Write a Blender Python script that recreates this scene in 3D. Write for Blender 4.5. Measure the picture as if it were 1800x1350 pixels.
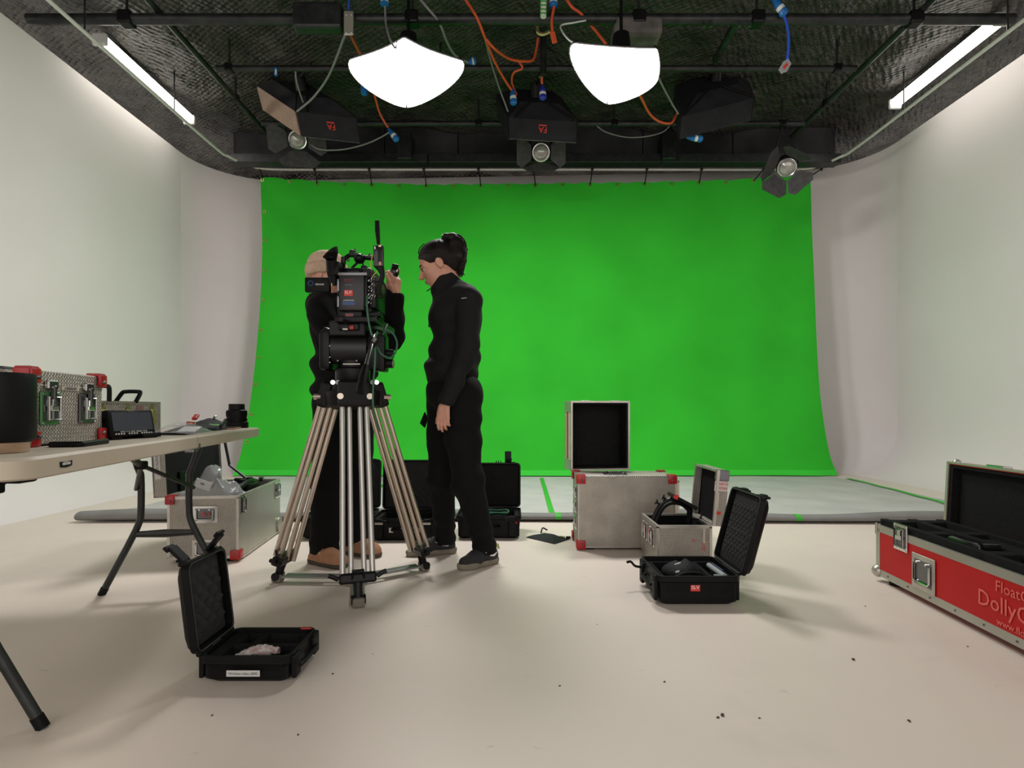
import bpy, bmesh, math, random
import numpy as np
from mathutils import Matrix, Vector, Euler
for o in list(bpy.data.objects): bpy.data.objects.remove(o)
S = bpy.context.scene
COL = S.collection
rnd = random.Random(7)
PI = math.pi
# ------------------------------------------------------------------ camera, world, exposure
CAMH = 0.83                      # camera height; focal length 1000 px on an 1800 px wide frame, horizon at y = 720
cd = bpy.data.cameras.new('camera'); cam = bpy.data.objects.new('camera', cd); COL.objects.link(cam)
cam.location = (0, 0, CAMH); cam.rotation_euler = (PI/2, 0, 0)
cd.sensor_width = 36; cd.lens = 20.0; cd.shift_y = 0.025; cd.clip_start = 0.05; cd.clip_end = 60
S.camera = cam
w = bpy.data.worlds.new('world'); S.world = w; w.use_nodes = True
w.node_tree.nodes['Background'].inputs[0].default_value = (1.0, 0.95, 0.89, 1)
w.node_tree.nodes['Background'].inputs[1].default_value = 0.95
S.view_settings.view_transform = 'Standard'; S.view_settings.look = 'None'
S.view_settings.gamma = 1; S.view_settings.use_curve_mapping = False
S.view_settings.exposure = 0.78
SOFT_EMIT, TUBE_EMIT = 34.0, 5.5

def W(x, y, Y):                  # pixel + distance from the camera plane -> point
    return Vector(((x-900)*Y/1000, Y, CAMH-(y-720)*Y/1000))
def F(x, y, z=0.0):              # pixel of a point that stands on height z
    return W(x, y, (CAMH-z)*1000/(y-720))

# ------------------------------------------------------------------ materials
MATS = {}
def mat(name, col, rough=0.5, metal=0.0, var=0.0, vscale=8, bump=0.0, bscale=40, btype='NOISE', spec=0.5, emit=None, estr=0, alpha=1.0, trans=0.0, detail=3, col2=None, coat=0.0):
    if name in MATS: return MATS[name]
    m = bpy.data.materials.new(name); m.use_nodes = True; nt = m.node_tree; N = nt.nodes; L = nt.links
    b = N['Principled BSDF']
    c = tuple(col)+(1,)
    b.inputs['Base Color'].default_value = c
    b.inputs['Roughness'].default_value = rough; b.inputs['Metallic'].default_value = metal
    b.inputs['Specular IOR Level'].default_value = spec
    b.inputs['Alpha'].default_value = alpha; b.inputs['Transmission Weight'].default_value = trans
    b.inputs['Coat Weight'].default_value = coat
    if emit: b.inputs['Emission Color'].default_value = tuple(emit)+(1,); b.inputs['Emission Strength'].default_value = estr
    tc = None
    if var or bump:
        tc = N.new('ShaderNodeTexCoord')
    if var:
        t = N.new('ShaderNodeTexNoise'); t.inputs['Scale'].default_value = vscale; t.inputs['Detail'].default_value = detail
        L.new(tc.outputs['Object'], t.inputs['Vector'])
        r = N.new('ShaderNodeValToRGB')
        r.color_ramp.elements[0].position = 0.3; r.color_ramp.elements[1].position = 0.7
        c2 = col2 if col2 else tuple(max(0, v*(1-var)) for v in col)
        r.color_ramp.elements[0].color = tuple(c2)+(1,); r.color_ramp.elements[1].color = tuple(min(1, v*(1+var*0.5)) for v in col)+(1,)
        L.new(t.outputs['Fac'], r.inputs['Fac']); L.new(r.outputs['Color'], b.inputs['Base Color'])
    if bump:
        if btype == 'NOISE':
            t2 = N.new('ShaderNodeTexNoise'); t2.inputs['Scale'].default_value = bscale; t2.inputs['Detail'].default_value = 4; out = t2.outputs['Fac']
            L.new(tc.outputs['Object'], t2.inputs['Vector'])
        elif btype == 'VORO':
            t2 = N.new('ShaderNodeTexVoronoi'); t2.inputs['Scale'].default_value = bscale; out = t2.outputs['Distance']
            t2.inputs['Randomness'].default_value = 0.15
            mp = N.new('ShaderNodeMapping'); mp.inputs['Rotation'].default_value = (0.6, 0.6, 0.78)
            L.new(tc.outputs['Object'], mp.inputs['Vector']); L.new(mp.outputs['Vector'], t2.inputs['Vector'])
        else:
            t2 = N.new('ShaderNodeTexWave'); t2.inputs['Scale'].default_value = bscale; out = t2.outputs['Fac']; t2.inputs['Distortion'].default_value = 2
            L.new(tc.outputs['Object'], t2.inputs['Vector'])
        if btype == 'VORO' and name.endswith('aluminium') and var:  # paints the embossing's bright and dark reflections into the base colour
            mr = N.new('ShaderNodeMapRange'); mr.inputs[1].default_value = 0.15; mr.inputs[2].default_value = 0.55; mr.inputs[3].default_value = 1.15; mr.inputs[4].default_value = 0.55
            L.new(out, mr.inputs[0]); mm = N.new('ShaderNodeMixRGB'); mm.blend_type = 'MULTIPLY'; mm.inputs[0].default_value = 0.8
            L.new(r.outputs['Color'], mm.inputs[1]); L.new(mr.outputs[0], mm.inputs[2]); L.new(mm.outputs[0], b.inputs['Base Color'])
        bp = N.new('ShaderNodeBump'); bp.inputs['Strength'].default_value = bump; bp.inputs['Distance'].default_value = 0.01
        L.new(out, bp.inputs['Height']); L.new(bp.outputs['Normal'], b.inputs['Normal'])
    MATS[name] = m
    return m

white_wall = mat('white_cyc_paint', (0.79, 0.735, 0.73), 0.7, var=0.05, vscale=0.7, bump=0.05, bscale=30)
green_cloth = mat('green_cloth', (0.035, 0.47, 0.03), 0.85, var=0.12, vscale=1.2, bump=0.06, bscale=300, spec=0.1)
green_tape = mat('green_tape', (0.04, 0.42, 0.03), 0.6, var=0.1, vscale=20)
cloth_grey = mat('grey_floor_cloth', (0.47, 0.47, 0.45), 0.75, var=0.12, vscale=3, bump=0.1, bscale=25)
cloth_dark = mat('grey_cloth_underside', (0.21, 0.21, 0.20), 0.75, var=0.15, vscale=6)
blk = mat('black_plastic', (0.0042, 0.0044, 0.0046), 0.5, spec=0.16, var=0.3, vscale=30, bump=0.05, bscale=400)
blk_gloss = mat('black_gloss_plastic', (0.008, 0.008, 0.009), 0.18)
blk_metal = mat('black_anodised_metal', (0.0055, 0.0055, 0.006), 0.38, 0.1, spec=0.25, var=0.2, vscale=25)
blk_foam = mat('black_foam', (0.014, 0.014, 0.0145), 0.95, var=0.2, vscale=60, bump=0.12, bscale=250, spec=0.1)
blk_fabric = mat('black_softbox_fabric', (0.014, 0.014, 0.017), 0.75, var=0.3, vscale=9, bump=0.2, bscale=60, spec=0.25)
painted_lit_fabric = mat('softbox_fabric_painted_lit', (0.36, 0.25, 0.19), 0.85, var=0.1, vscale=14, bump=0.1, bscale=120)  # black fabric, with the warm tube light on it painted in as tan
blk_paint = mat('black_painted_steel', (0.02, 0.022, 0.022), 0.4, 0.2, var=0.6, vscale=14, bump=0.15, bscale=30)
blk_wall = mat('black_gloss_paint_wall', (0.040, 0.040, 0.044), 0.3, var=0.7, vscale=2.2, bump=0.25, bscale=16, detail=6)
alu = mat('aluminium', (0.52, 0.49, 0.44), 0.38, 0.75, var=0.15, vscale=12)
alu_panel = mat('embossed_aluminium', (0.52, 0.485, 0.425), 0.45, 0.6, var=0.14, vscale=9, bump=0.5, bscale=150, btype='VORO')
alu_worn = mat('worn_aluminium', (0.53, 0.485, 0.42), 0.55, 0.45, var=0.22, vscale=7, bump=0.25, bscale=190, btype='VORO', detail=6)
alu_smooth = mat('satin_aluminium', (0.43, 0.42, 0.36), 0.4, 0.6, var=0.08, vscale=4)
chrome = mat('chrome', (0.72, 0.72, 0.72), 0.16, 1.0)
dark_chrome = mat('dark_chrome', (0.16, 0.16, 0.17), 0.25, 0.9)
brass = mat('brass', (0.55, 0.48, 0.22), 0.3, 0.9)
red_plastic = mat('red_plastic', (0.42, 0.012, 0.016), 0.35, var=0.2, vscale=20)
red_panel = mat('red_laminate', (0.47, 0.010, 0.012), 0.45, spec=0.2, var=0.06, vscale=3)
red_print = mat('red_print', (0.62, 0.03, 0.02), 0.5)
white_print = mat('white_print', (0.75, 0.75, 0.74), 0.5)
pink_print = mat('faded_white_print', (0.72, 0.13, 0.11), 0.5)
grey_print = mat('grey_print', (0.2, 0.2, 0.2), 0.5)
blue_print = mat('blue_print', (0.03, 0.07, 0.2), 0.5)
paper = mat('label_paper', (0.55, 0.55, 0.53), 0.6)
cream = mat('cream_laminate', (0.62, 0.56, 0.47), 0.5, var=0.12, vscale=8)
table_mat = mat('beige_table_plastic', (0.50, 0.435, 0.345), 0.55, var=0.1, vscale=5, bump=0.06, bscale=140)
orange = mat('orange_cable', (0.62, 0.09, 0.022), 0.5)
greycable = mat('grey_cable', (0.22, 0.22, 0.22), 0.5)
whitecable = mat('white_cable', (0.6, 0.6, 0.58), 0.5)
greencable = mat('green_cable', (0.03, 0.14, 0.07), 0.45)
bluep = mat('blue_plug', (0.01, 0.14, 0.42), 0.35)
bluecable = mat('blue_cable', (0.02, 0.08, 0.55), 0.4)
white_pl = mat('white_plastic', (0.7, 0.7, 0.68), 0.4)
steel_leg = mat('champagne_tube', (0.62, 0.53, 0.45), 0.28, 0.9)
steel_grey = mat('grey_tube', (0.46, 0.45, 0.43), 0.3, 0.85)
skin = mat('skin', (0.58, 0.29, 0.205), 0.5, var=0.08, vscale=25)
lipm = mat('lips', (0.45, 0.13, 0.11), 0.4)
hairm = mat('dark_brown_hair', (0.010, 0.0058, 0.0045), 0.5, var=0.5, vscale=14, spec=0.35, bump=0.5, bscale=70, btype='WAVE')
jacketm = mat('black_fleece', (0.0055, 0.0055, 0.0062), 0.8, var=0.25, vscale=14, bump=0.12, bscale=220, spec=0.3)
trouserm = mat('black_trouser_cloth', (0.0032, 0.0032, 0.0036), 0.85, var=0.3, vscale=10, bump=0.15, bscale=240, spec=0.2)
hoodiem = mat('black_cotton', (0.004, 0.004, 0.0045), 0.9, var=0.3, vscale=10, bump=0.15, bscale=200, spec=0.2)
knit = mat('beige_knit', (0.60, 0.43, 0.31), 0.9, var=0.1, vscale=50, bump=0.3, bscale=300)
suede = mat('tan_suede', (0.37, 0.185, 0.10), 0.9, var=0.15, vscale=30, bump=0.15, bscale=220)
cork = mat('dark_sole', (0.06, 0.045, 0.035), 0.8)
sole = mat('olive_grey_sole', (0.20, 0.175, 0.13), 0.7, var=0.2, vscale=30)
shoe = mat('black_mesh_shoe', (0.014, 0.014, 0.016), 0.75, bump=0.3, bscale=350)
sockm = mat('white_sock', (0.7, 0.7, 0.68), 0.9)
limem = mat('lime_tag', (0.35, 0.42, 0.12), 0.6)
glassm = mat('lens_glass', (0.35, 0.33, 0.31), 0.08, 0.3, coat=1.0, var=0.4, vscale=9)
darkglass = mat('dark_glass', (0.01, 0.01, 0.014), 0.06, coat=1.0)
screenm = mat('grey_screen', (0.055, 0.065, 0.085), 0.25)
gold = mat('fleck', (0.6, 0.5, 0.2), 0.5)
diffuser = mat('lit_diffuser', (0.9, 0.9, 0.9), 0.6, emit=(1.0, 0.985, 0.96), estr=SOFT_EMIT)
tubem = mat('lit_tube', (0.9, 0.9, 0.9), 0.6, emit=(1.0, 0.93, 0.86), estr=TUBE_EMIT)
grey_fabric = mat('grey_diffuser_edge', (0.3, 0.3, 0.3), 0.8)
copperm = mat('brushed_copper', (0.55, 0.40, 0.29), 0.3, 0.8)
foil = mat('printed_wrap', (0.52, 0.52, 0.52), 0.25, var=0.5, vscale=70, col2=(0.38, 0.20, 0.19), bump=0.4, bscale=60)
egg_foam = mat('egg_crate_foam', (0.034, 0.034, 0.035), 0.9, spec=0.15)
brownp = mat('brown_card', (0.30, 0.15, 0.09), 0.7)
def plastic_film():
    m = bpy.data.materials.new('clear_film'); m.use_nodes = True; nt = m.node_tree; N = nt.nodes; L = nt.links
    for n in list(N): N.remove(n)
    o = N.new('ShaderNodeOutputMaterial'); mx = N.new('ShaderNodeMixShader'); t = N.new('ShaderNodeBsdfTransparent'); g = N.new('ShaderNodeBsdfPrincipled')
    g.inputs['Base Color'].default_value = (0.75, 0.76, 0.78, 1); g.inputs['Roughness'].default_value = 0.12
    mx.inputs[0].default_value = 0.28; L.new(t.outputs[0], mx.inputs[1]); L.new(g.outputs[0], mx.inputs[2]); L.new(mx.outputs[0], o.inputs[0])
    return m
film = plastic_film()
def floor_material():
    m = mat('cyc_floor_paint', (0.72, 0.635, 0.56), 0.5, var=0.05, vscale=0.9, bump=0.08, bscale=18)
    nt = m.node_tree; N = nt.nodes; L = nt.links; b = N['Principled BSDF']
    prev = b.inputs['Base Color'].links[0].from_socket
    tc = N.new('ShaderNodeTexCoord')
    def layer(prev, scale, lo, hi, col, fac, stretch=(1, 1, 1), det=6):
        mp = N.new('ShaderNodeMapping'); mp.inputs['Scale'].default_value = stretch; L.new(tc.outputs['Object'], mp.inputs['Vector'])
        t = N.new('ShaderNodeTexNoise'); t.inputs['Scale'].default_value = scale; t.inputs['Detail'].default_value = det; t.inputs['Roughness'].default_value = 0.65
        L.new(mp.outputs['Vector'], t.inputs['Vector'])
        r = N.new('ShaderNodeMapRange'); r.inputs[1].default_value = lo; r.inputs[2].default_value = hi; r.inputs[4].default_value = fac
        L.new(t.outputs['Fac'], r.inputs[0])
        x = N.new('ShaderNodeMixRGB'); x.inputs[2].default_value = tuple(col)+(1,)
        L.new(r.outputs[0], x.inputs[0]); L.new(prev, x.inputs[1]); return x.outputs[0]
    c = layer(prev, 2.2, 0.55, 0.8, (0.50, 0.47, 0.42), 0.35)
    c = layer(c, 7.0, 0.66, 0.74, (0.30, 0.28, 0.25), 0.5, (1, 1.6, 1))
    c = layer(c, 30.0, 0.74, 0.78, (0.12, 0.11, 0.10), 0.6)
    L.new(c, b.inputs['Base Color'])
    return m
floor_mat = floor_material()
def ceiling_material():
    m = mat('black_sprayed_insulation', (0.040, 0.036, 0.029), 0.5, var=0.75, vscale=3.5, bump=1.0, bscale=22, btype='VORO', detail=8)
    nt = m.node_tree; N = nt.nodes; L = nt.links; b = N['Principled BSDF']
    bp = [n for n in N if n.type == 'BUMP'][0]; bp.inputs['Distance'].default_value = 0.03
    t0 = N.new('ShaderNodeTexNoise'); t0.inputs['Scale'].default_value = 6; t0.inputs['Detail'].default_value = 8
    tc = N.new('ShaderNodeTexCoord'); L.new(tc.outputs['Object'], t0.inputs['Vector'])
    b2 = N.new('ShaderNodeBump'); b2.inputs['Strength'].default_value = 0.9; b2.inputs['Distance'].default_value = 0.12
    L.new(t0.outputs['Fac'], b2.inputs['Height']); L.new(bp.outputs['Normal'], b2.inputs['Normal']); L.new(b2.outputs['Normal'], b.inputs['Normal'])
    prev = b.inputs['Base Color'].links[0].from_socket
    t = N.new('ShaderNodeTexNoise'); t.inputs['Scale'].default_value = 16; t.inputs['Detail'].default_value = 5
    L.new(tc.outputs['Object'], t.inputs['Vector'])
    r = N.new('ShaderNodeMapRange'); r.inputs[1].default_value = 0.70; r.inputs[2].default_value = 0.95
    L.new(t.outputs['Fac'], r.inputs[0])
    x = N.new('ShaderNodeMixRGB'); x.inputs[2].default_value = (0.42, 0.36, 0.2, 1)
    L.new(r.outputs[0], x.inputs[0]); L.new(prev, x.inputs[1]); L.new(x.outputs[0], b.inputs['Base Color'])
    return m
ceil_mat = ceiling_material()

# ------------------------------------------------------------------ mesh helpers
RM = {}                                             # root world matrices
def thing(name, label, cat, loc=(0, 0, 0), rz=0.0, group=None):
    o = bpy.data.objects.new(name, None); COL.objects.link(o); o.empty_display_size = 0.05
    o.location = loc; o.rotation_euler = (0, 0, rz)
    o['label'] = label; o['category'] = cat
    if group: o['group'] = group
    RM[o.name] = Matrix.Translation(Vector(loc)) @ Matrix.Rotation(rz, 4, 'Z')
    return o
def tag(o, label=None, cat=None, group=None, kind=None):
    if label: o['label'] = label
    if cat: o['category'] = cat
    if group: o['group'] = group
    if kind: o['kind'] = kind
    return o
def rootmat(p):
    while p is not None:
        if p.name in RM: return RM[p.name]
        p = p.parent
    return Matrix.Identity(4)
def frame_rot(z, up=Vector((0, 0, 1))):
    z = Vector(z).normalized(); up = Vector(up)
    if abs(z.dot(up)) > 0.98: up = Vector((0, 1, 0)) if abs(z.y) < 0.9 else Vector((1, 0, 0))
    x = up.cross(z).normalized(); y = z.cross(x)
    return Matrix((x, y, z)).transposed()
def crom(pts, n=6, closed=False):
    pts = [Vector(p) for p in pts]
    if len(pts) < 3: return pts
    out = []; k = len(pts)
    for i in range(k if closed else k-1):
        p0 = pts[(i-1) % k] if closed or i > 0 else pts[0]*2-pts[1]
        p1 = pts[i]; p2 = pts[(i+1) % k]
        p3 = pts[(i+2) % k] if closed or i+2 < k else p2*2-p1
        for j in range(n):
            t = j/n
            out.append(0.5*((2*p1)+(p2-p0)*t+(2*p0-5*p1+4*p2-p3)*t*t+(3*p1-p0-3*p2+p3)*t**3))
    if not closed: out.append(pts[-1])
    return out
class MB:
    def __init__(s, M=None): s.v = []; s.f = []; s.M = M
    def add(s, vs, fs, M=None):
        n = len(s.v); T = M if M is not None else s.M
        s.v += [(T @ Vector(p)) if T is not None else Vector(p) for p in vs]
        s.f += [tuple(i+n for i in f) for f in fs]; return s
    def box(s, c, sz, R=None, bev=0.0, seg=2):
        if bev > 0:
            bm = bmesh.new(); bmesh.ops.create_cube(bm, size=1.0)
            for v in bm.verts: v.co = Vector((v.co.x*sz[0], v.co.y*sz[1], v.co.z*sz[2]))
            bmesh.ops.bevel(bm, geom=bm.edges[:], offset=min(bev, min(sz)*0.49), segments=seg, profile=0.5, affect='EDGES')
            bm.verts.index_update(); vs = [v.co.copy() for v in bm.verts]; fs = [tuple(v.index for v in f.verts) for f in bm.faces]; bm.free()
        else:
            vs = [Vector((x*sz[0]/2, y*sz[1]/2, z*sz[2]/2)) for z in (-1, 1) for y in (-1, 1) for x in (-1, 1)]
            fs = [(0, 2, 3, 1), (4, 5, 7, 6), (0, 1, 5, 4), (2, 6, 7, 3), (0, 4, 6, 2), (1, 3, 7, 5)]
        if R is not None: vs = [R @ v for v in vs]
        c = Vector(c); return s.add([v+c for v in vs], fs)
    def b2(s, lo, hi, bev=0.0, seg=2):
        lo = Vector(lo); hi = Vector(hi); return s.box((lo+hi)/2, hi-lo, None, bev, seg)
    def loft(s, rings, cap0=True, cap1=True, closed=True):
        n = len(rings[0]); vs = [p for r in rings for p in r]; fs = []
        for i in range(len(rings)-1):
            for j in range(n if closed else n-1):
                a = i*n+j; b = i*n+(j+1) % n; fs.append((a, b, b+n, a+n))
        if cap0: fs.append(tuple(range(n))[::-1])
        if cap1: fs.append(tuple((len(rings)-1)*n+k for k in range(n)))
        return s.add(vs, fs)
    def tube(s, pts, r, n=8, closed=False, cap=True, flat=1.0, up=None):
        pts = [Vector(p) for p in pts]; k = len(pts); rings = []; ref = None
        for i in range(k):
            t = (pts[(i+1) % k]-pts[(i-1) % k]) if closed or 0 < i < k-1 else (pts[1]-pts[0] if i == 0 else pts[-1]-pts[-2])
            if t.length < 1e-9: t = Vector((0, 0, 1))
            t.normalize()
            if ref is None:
                ref = Vector(up) if up is not None else (Vector((0, 0, 1)) if abs(t.z) < 0.9 else Vector((0, 1, 0)))
            x = ref.cross(t)
            if x.length < 1e-6: x = Vector((1, 0, 0)).cross(t)
            x.normalize(); y = t.cross(x); ref = y
            rr = r[i] if isinstance(r, (list, tuple)) else r
            rings.append([pts[i]+(x*math.cos(2*PI*j/n)+y*math.sin(2*PI*j/n)*flat)*rr for j in range(n)])
        if closed: rings.append(rings[0]); return s.loft(rings, False, False)
        return s.loft(rings, cap, cap)
    def cyl(s, a, b, r0, r1=None, n=16): return s.tube([a, b], [r0, r0 if r1 is None else r1], n)
    def lathe(s, prof, o=(0, 0, 0), R=None, n=24, cap=True):
        o = Vector(o); rings = []
        for r, z in prof:
            ring = [Vector((r*math.cos(2*PI*j/n), r*math.sin(2*PI*j/n), z)) for j in range(n)]
            rings.append([(R @ p if R is not None else p)+o for p in ring])
        return s.loft(rings, cap, cap)
    def prism(s, poly, depth):                      # poly: list of 3-D points, depth: vector
        n = len(poly); poly = [Vector(p) for p in poly]; d = Vector(depth)
        vs = poly+[p+d for p in poly]
        fs = [tuple(range(n))[::-1], tuple(range(n, 2*n))]+[(i, (i+1) % n, (i+1) % n+n, i+n) for i in range(n)]
        return s.add(vs, fs)
    def grid(s, fn, nu, nv):
        vs = [fn(i/nu, j/nv) for j in range(nv+1) for i in range(nu+1)]
        fs = [(j*(nu+1)+i, j*(nu+1)+i+1, (j+1)*(nu+1)+i+1, (j+1)*(nu+1)+i) for j in range(nv) for i in range(nu)]
        return s.add(vs, fs)
    def sphere(s, c, r, n=16, m=10, sc=(1, 1, 1), R=None):
        c = Vector(c); rings = []
        for i in range(m+1):
            a = PI*(0.02+0.96*i/m)
            ring = [Vector((r*math.sin(a)*math.cos(2*PI*j/n)*sc[0], r*math.sin(a)*math.sin(2*PI*j/n)*sc[1], -r*math.cos(a)*sc[2])) for j in range(n)]
            rings.append([(R @ p if R is not None else p)+c for p in ring])
        return s.loft(rings)
    def build(s, name, m, parent=None, smooth=False, origin=None, local=False, angle=40):
        me = bpy.data.meshes.new(name)
        if parent is not None and not local: inv = rootmat(parent).inverted()
        elif parent is None:
            if origin is None:
                lo = Vector((min(p.x for p in s.v), min(p.y for p in s.v), min(p.z for p in s.v)))
                hi = Vector((max(p.x for p in s.v), max(p.y for p in s.v), max(p.z for p in s.v)))
                origin = Vector(((lo.x+hi.x)/2, (lo.y+hi.y)/2, lo.z))
            inv = Matrix.Translation(-Vector(origin))
        else: inv = None
        vs = [tuple(inv @ p) if inv is not None else tuple(p) for p in s.v]
        me.from_pydata(vs, [], s.f); me.update()
        bm = bmesh.new(); bm.from_mesh(me); bmesh.ops.recalc_face_normals(bm, faces=bm.faces[:]); bm.to_mesh(me); bm.free()
        ms = m if isinstance(m, (list, tuple)) else [m]
        for q in ms: me.materials.append(q)
        o = bpy.data.objects.new(name, me); COL.objects.link(o)
        if parent is not None: o.parent = parent
        else: o.location = origin
        if smooth:
            me.polygons.foreach_set('use_smooth', [True]*len(me.polygons))
            me.set_sharp_from_angle(angle=math.radians(angle))
        return o
def struct(o): o['kind'] = 'structure'; return o
def clone(o, parent):
    c = o.copy(); COL.objects.link(c); c.parent = parent; return c
def text(body, size, m, parent, origin, right, up, name='lettering', depth=0.0006, align='CENTER', squeeze=1.0, shear=0.0):
    cu = bpy.data.curves.new('txt', 'FONT'); cu.body = body; cu.size = size; cu.align_x = align; cu.align_y = 'CENTER'; cu.extrude = depth; cu.resolution_u = 2
    cu.shear = shear
    t = bpy.data.objects.new('txt', cu); COL.objects.link(t)
    bpy.context.view_layer.update()
    me = bpy.data.meshes.new_from_object(t.evaluated_get(bpy.context.evaluated_depsgraph_get()))
    bpy.data.objects.remove(t)
    right = Vector(right).normalized(); up = Vector(up); up = (up-right*up.dot(right)).normalized(); nn = right.cross(up)
    M = Matrix((right*squeeze, up, nn)).transposed().to_4x4(); M.translation = Vector(origin)
    me.transform(rootmat(parent).inverted() @ M); me.name = name
    me.materials.clear(); me.materials.append(m)
    o = bpy.data.objects.new(name, me); COL.objects.link(o); o.parent = parent
    return o
def rrect(w, d, r, z, n=4, cx=0, cy=0):            # rounded rectangle ring
    r = min(r, w/2*0.99, d/2*0.99); out = []
    for sx, sy, a0 in ((1, 1, 0), (-1, 1, PI/2), (-1, -1, PI), (1, -1, 1.5*PI)):
        for k in range(n+1):
            a = a0+PI/2*k/n
            out.append(Vector((cx+sx*(w/2-r)+r*math.cos(a), cy+sy*(d/2-r)+r*math.sin(a), z)))
    return out
# ------------------------------------------------------------------ the setting
XL, XR, YB, RC, RV = -4.25, 4.95, 8.2, 0.9, 0.6
ZL, ZR, ZC = 4.13, 4.27, 4.55
def profile(p, n, ztop):
    out = []
    for k in range(9):
        a = PI/2*k/8; out.append(Vector((p[0]+n[0]*RV*(1-math.sin(a)), p[1]+n[1]*RV*(1-math.sin(a)), RV*(1-math.cos(a)))))
    for z in (1.6, 2.8, ztop): out.append(Vector((p[0], p[1], z)))
    out.append(Vector((p[0]-n[0]*0.08, p[1]-n[1]*0.08, ztop))); out.append(Vector((p[0]-n[0]*0.08, p[1]-n[1]*0.08, 0)))
    return out
def wall(name, path):
    mb = MB(); mb.loft([profile(p, n, zt) for p, n, zt in path], False, False, closed=False)
    return struct(mb.build(name, white_wall, smooth=True, angle=50))
def lerp(a, b, t): return a+(b-a)*t
arcL = [((XL+RC-RC*math.cos(a), YB-RC+RC*math.sin(a)), (math.cos(a), -math.sin(a)), ZL) for a in [PI/2*k/10 for k in range(11)]]
arcR = [((XR-RC+RC*math.sin(a), YB-RC+RC*math.cos(a)), (-math.sin(a), -math.cos(a)), ZR) for a in [PI/2*k/10 for k in range(11)]]
wall('wall_left', [((XL, lerp(-3, YB-RC, k/8)), (1, 0), ZL) for k in range(9)])
wall('wall_back', arcL+[((lerp(XL+RC, XR-RC, k/8), YB), (0, -1), lerp(ZL, ZR, k/8)) for k in range(1, 8)]+arcR)
wall('wall_right', [((XR, lerp(YB-RC, -3, k/8)), (-1, 0), ZR) for k in range(9)])
fl = MB().b2((XL, -3, -0.1), (XR, YB, 0)); struct(fl.build('floor', floor_mat, origin=(0, 0, 0)))
def ceil_fn(u, v):
    x = lerp(-5.9, 6.6, u); y = lerp(-3, 9.2, v)
    return Vector((x, y, ZC+0.05*math.sin(x*2.3+y*0.7)*math.sin(y*1.9)+0.03*math.sin(x*7+y*3)*math.sin(y*6.1)))
struct(MB().grid(ceil_fn, 120, 110).build('ceiling', ceil_mat, smooth=True, origin=(0, 0, ZC)))
mb = MB(); mb.b2((-5.9, -3, 3.6), (-5.8, 9.2, 4.7)); struct(mb.build('wall_outer_left', ceil_mat))
mb = MB(); mb.b2((6.5, -3, 3.6), (6.6, 9.2, 4.7)); struct(mb.build('wall_outer_right', ceil_mat))
mb = MB(); mb.b2((-5.8, 9.1, 3.6), (6.5, 9.2, 4.7)); struct(mb.build('wall_outer_back', ceil_mat))
# black bulkhead above the curtain rail: panels, lower beam, posts
bh = MB().b2((-3.75, 7.66, 4.15), (4.35, 7.78, 4.62)).build('trim_1', blk_wall, origin=(0.3, 7.7, 4.15)); struct(bh)
xs = [-3.7, -2.55, -1.7, -0.72, 0.55, 1.75, 2.95, 4.3]
for i in range(len(xs)-1):
    o = MB().b2((xs[i]+0.006, 7.60, 4.16), (xs[i+1]-0.006, 7.665, 4.60), 0.004, 1).build('panel', blk_wall, bh, local=False)
    o.data.transform(Matrix.Translation(-Vector(bh.location)))
bm_ = MB()
for a, b in ((-3.7, -1.1), (-1.09, 1.95), (1.96, 4.3)): bm_.b2((a, 7.42, 4.06), (b, 7.60, 4.175), 0.006, 1)
struct(bm_.build('trim_2', blk_paint))
for x in (712, 1175):
    p = W(x, 270, 7.4); struct(MB().b2((p.x-0.09, 7.34, 4.07), (p.x+0.09, 7.59, 4.42), 0.01).build('trim_3', blk_paint))

# ------------------------------------------------------------------ curtain rail, green screen, bungees
RY, RZ = 7.70, CAMH+3.25
rp = [(-3.68, -1.5, RZ)]+[(-3.68, y, RZ) for y in (2, 5, 7.0)]+[(-3.63, 7.32, RZ), (-3.5, 7.57, RZ), (-3.2, 7.69, RZ)]
rp += [(x, RY, RZ) for x in (-2, 0, 2)]+[(3.8, 7.69, RZ), (4.08, 7.57, RZ), (4.22, 7.32, RZ), (4.27, 7.0, RZ)]+[(4.27, y, RZ) for y in (5, 2, -1.5)]
rail = thing('curtain_rail', 'long pale curtain rail curving round the studio under the black ceiling', 'rail', (0.3, RY, RZ))
MB().tube(crom(rp, 6), 0.017, 8).build('track', mat('pale_rail', (0.68, 0.67, 0.64), 0.4, 0.1), rail, smooth=True)
for x, y in ((-3.68, 6.2), (-3.68, 4.9), (-1.0, 7.70), (1.6, 7.70), (4.27, 6.2), (4.27, 4.9)):
    MB().cyl((x, y, RZ), (x, y, ZC-0.02), 0.008, n=6).build('hanger', blk_paint, rail)
SX0, SX1 = -3.40, 4.03
PROF = [(7.69, 3.95), (7.66, 3.0), (7.56, 1.81), (7.44, 0.98), (7.23, 0.32), (7.01, 0.014)]
TOPY = [(0, 311), (0.12, 319), (0.3, 324), (0.5, 323), (0.7, 320), (0.85, 316), (1, 307)]
def interp(tab, t):
    for (a, va), (b, vb) in zip(tab[:-1], tab[1:]):
        if t <= b: return va+(vb-va)*(t-a)/(b-a)
    return tab[-1][1]
CP = crom([Vector((0, a, b)) for a, b in PROF], 12)
CL = [0]
for a, b in zip(CP[:-1], CP[1:]): CL.append(CL[-1]+(b-a).length)
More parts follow.
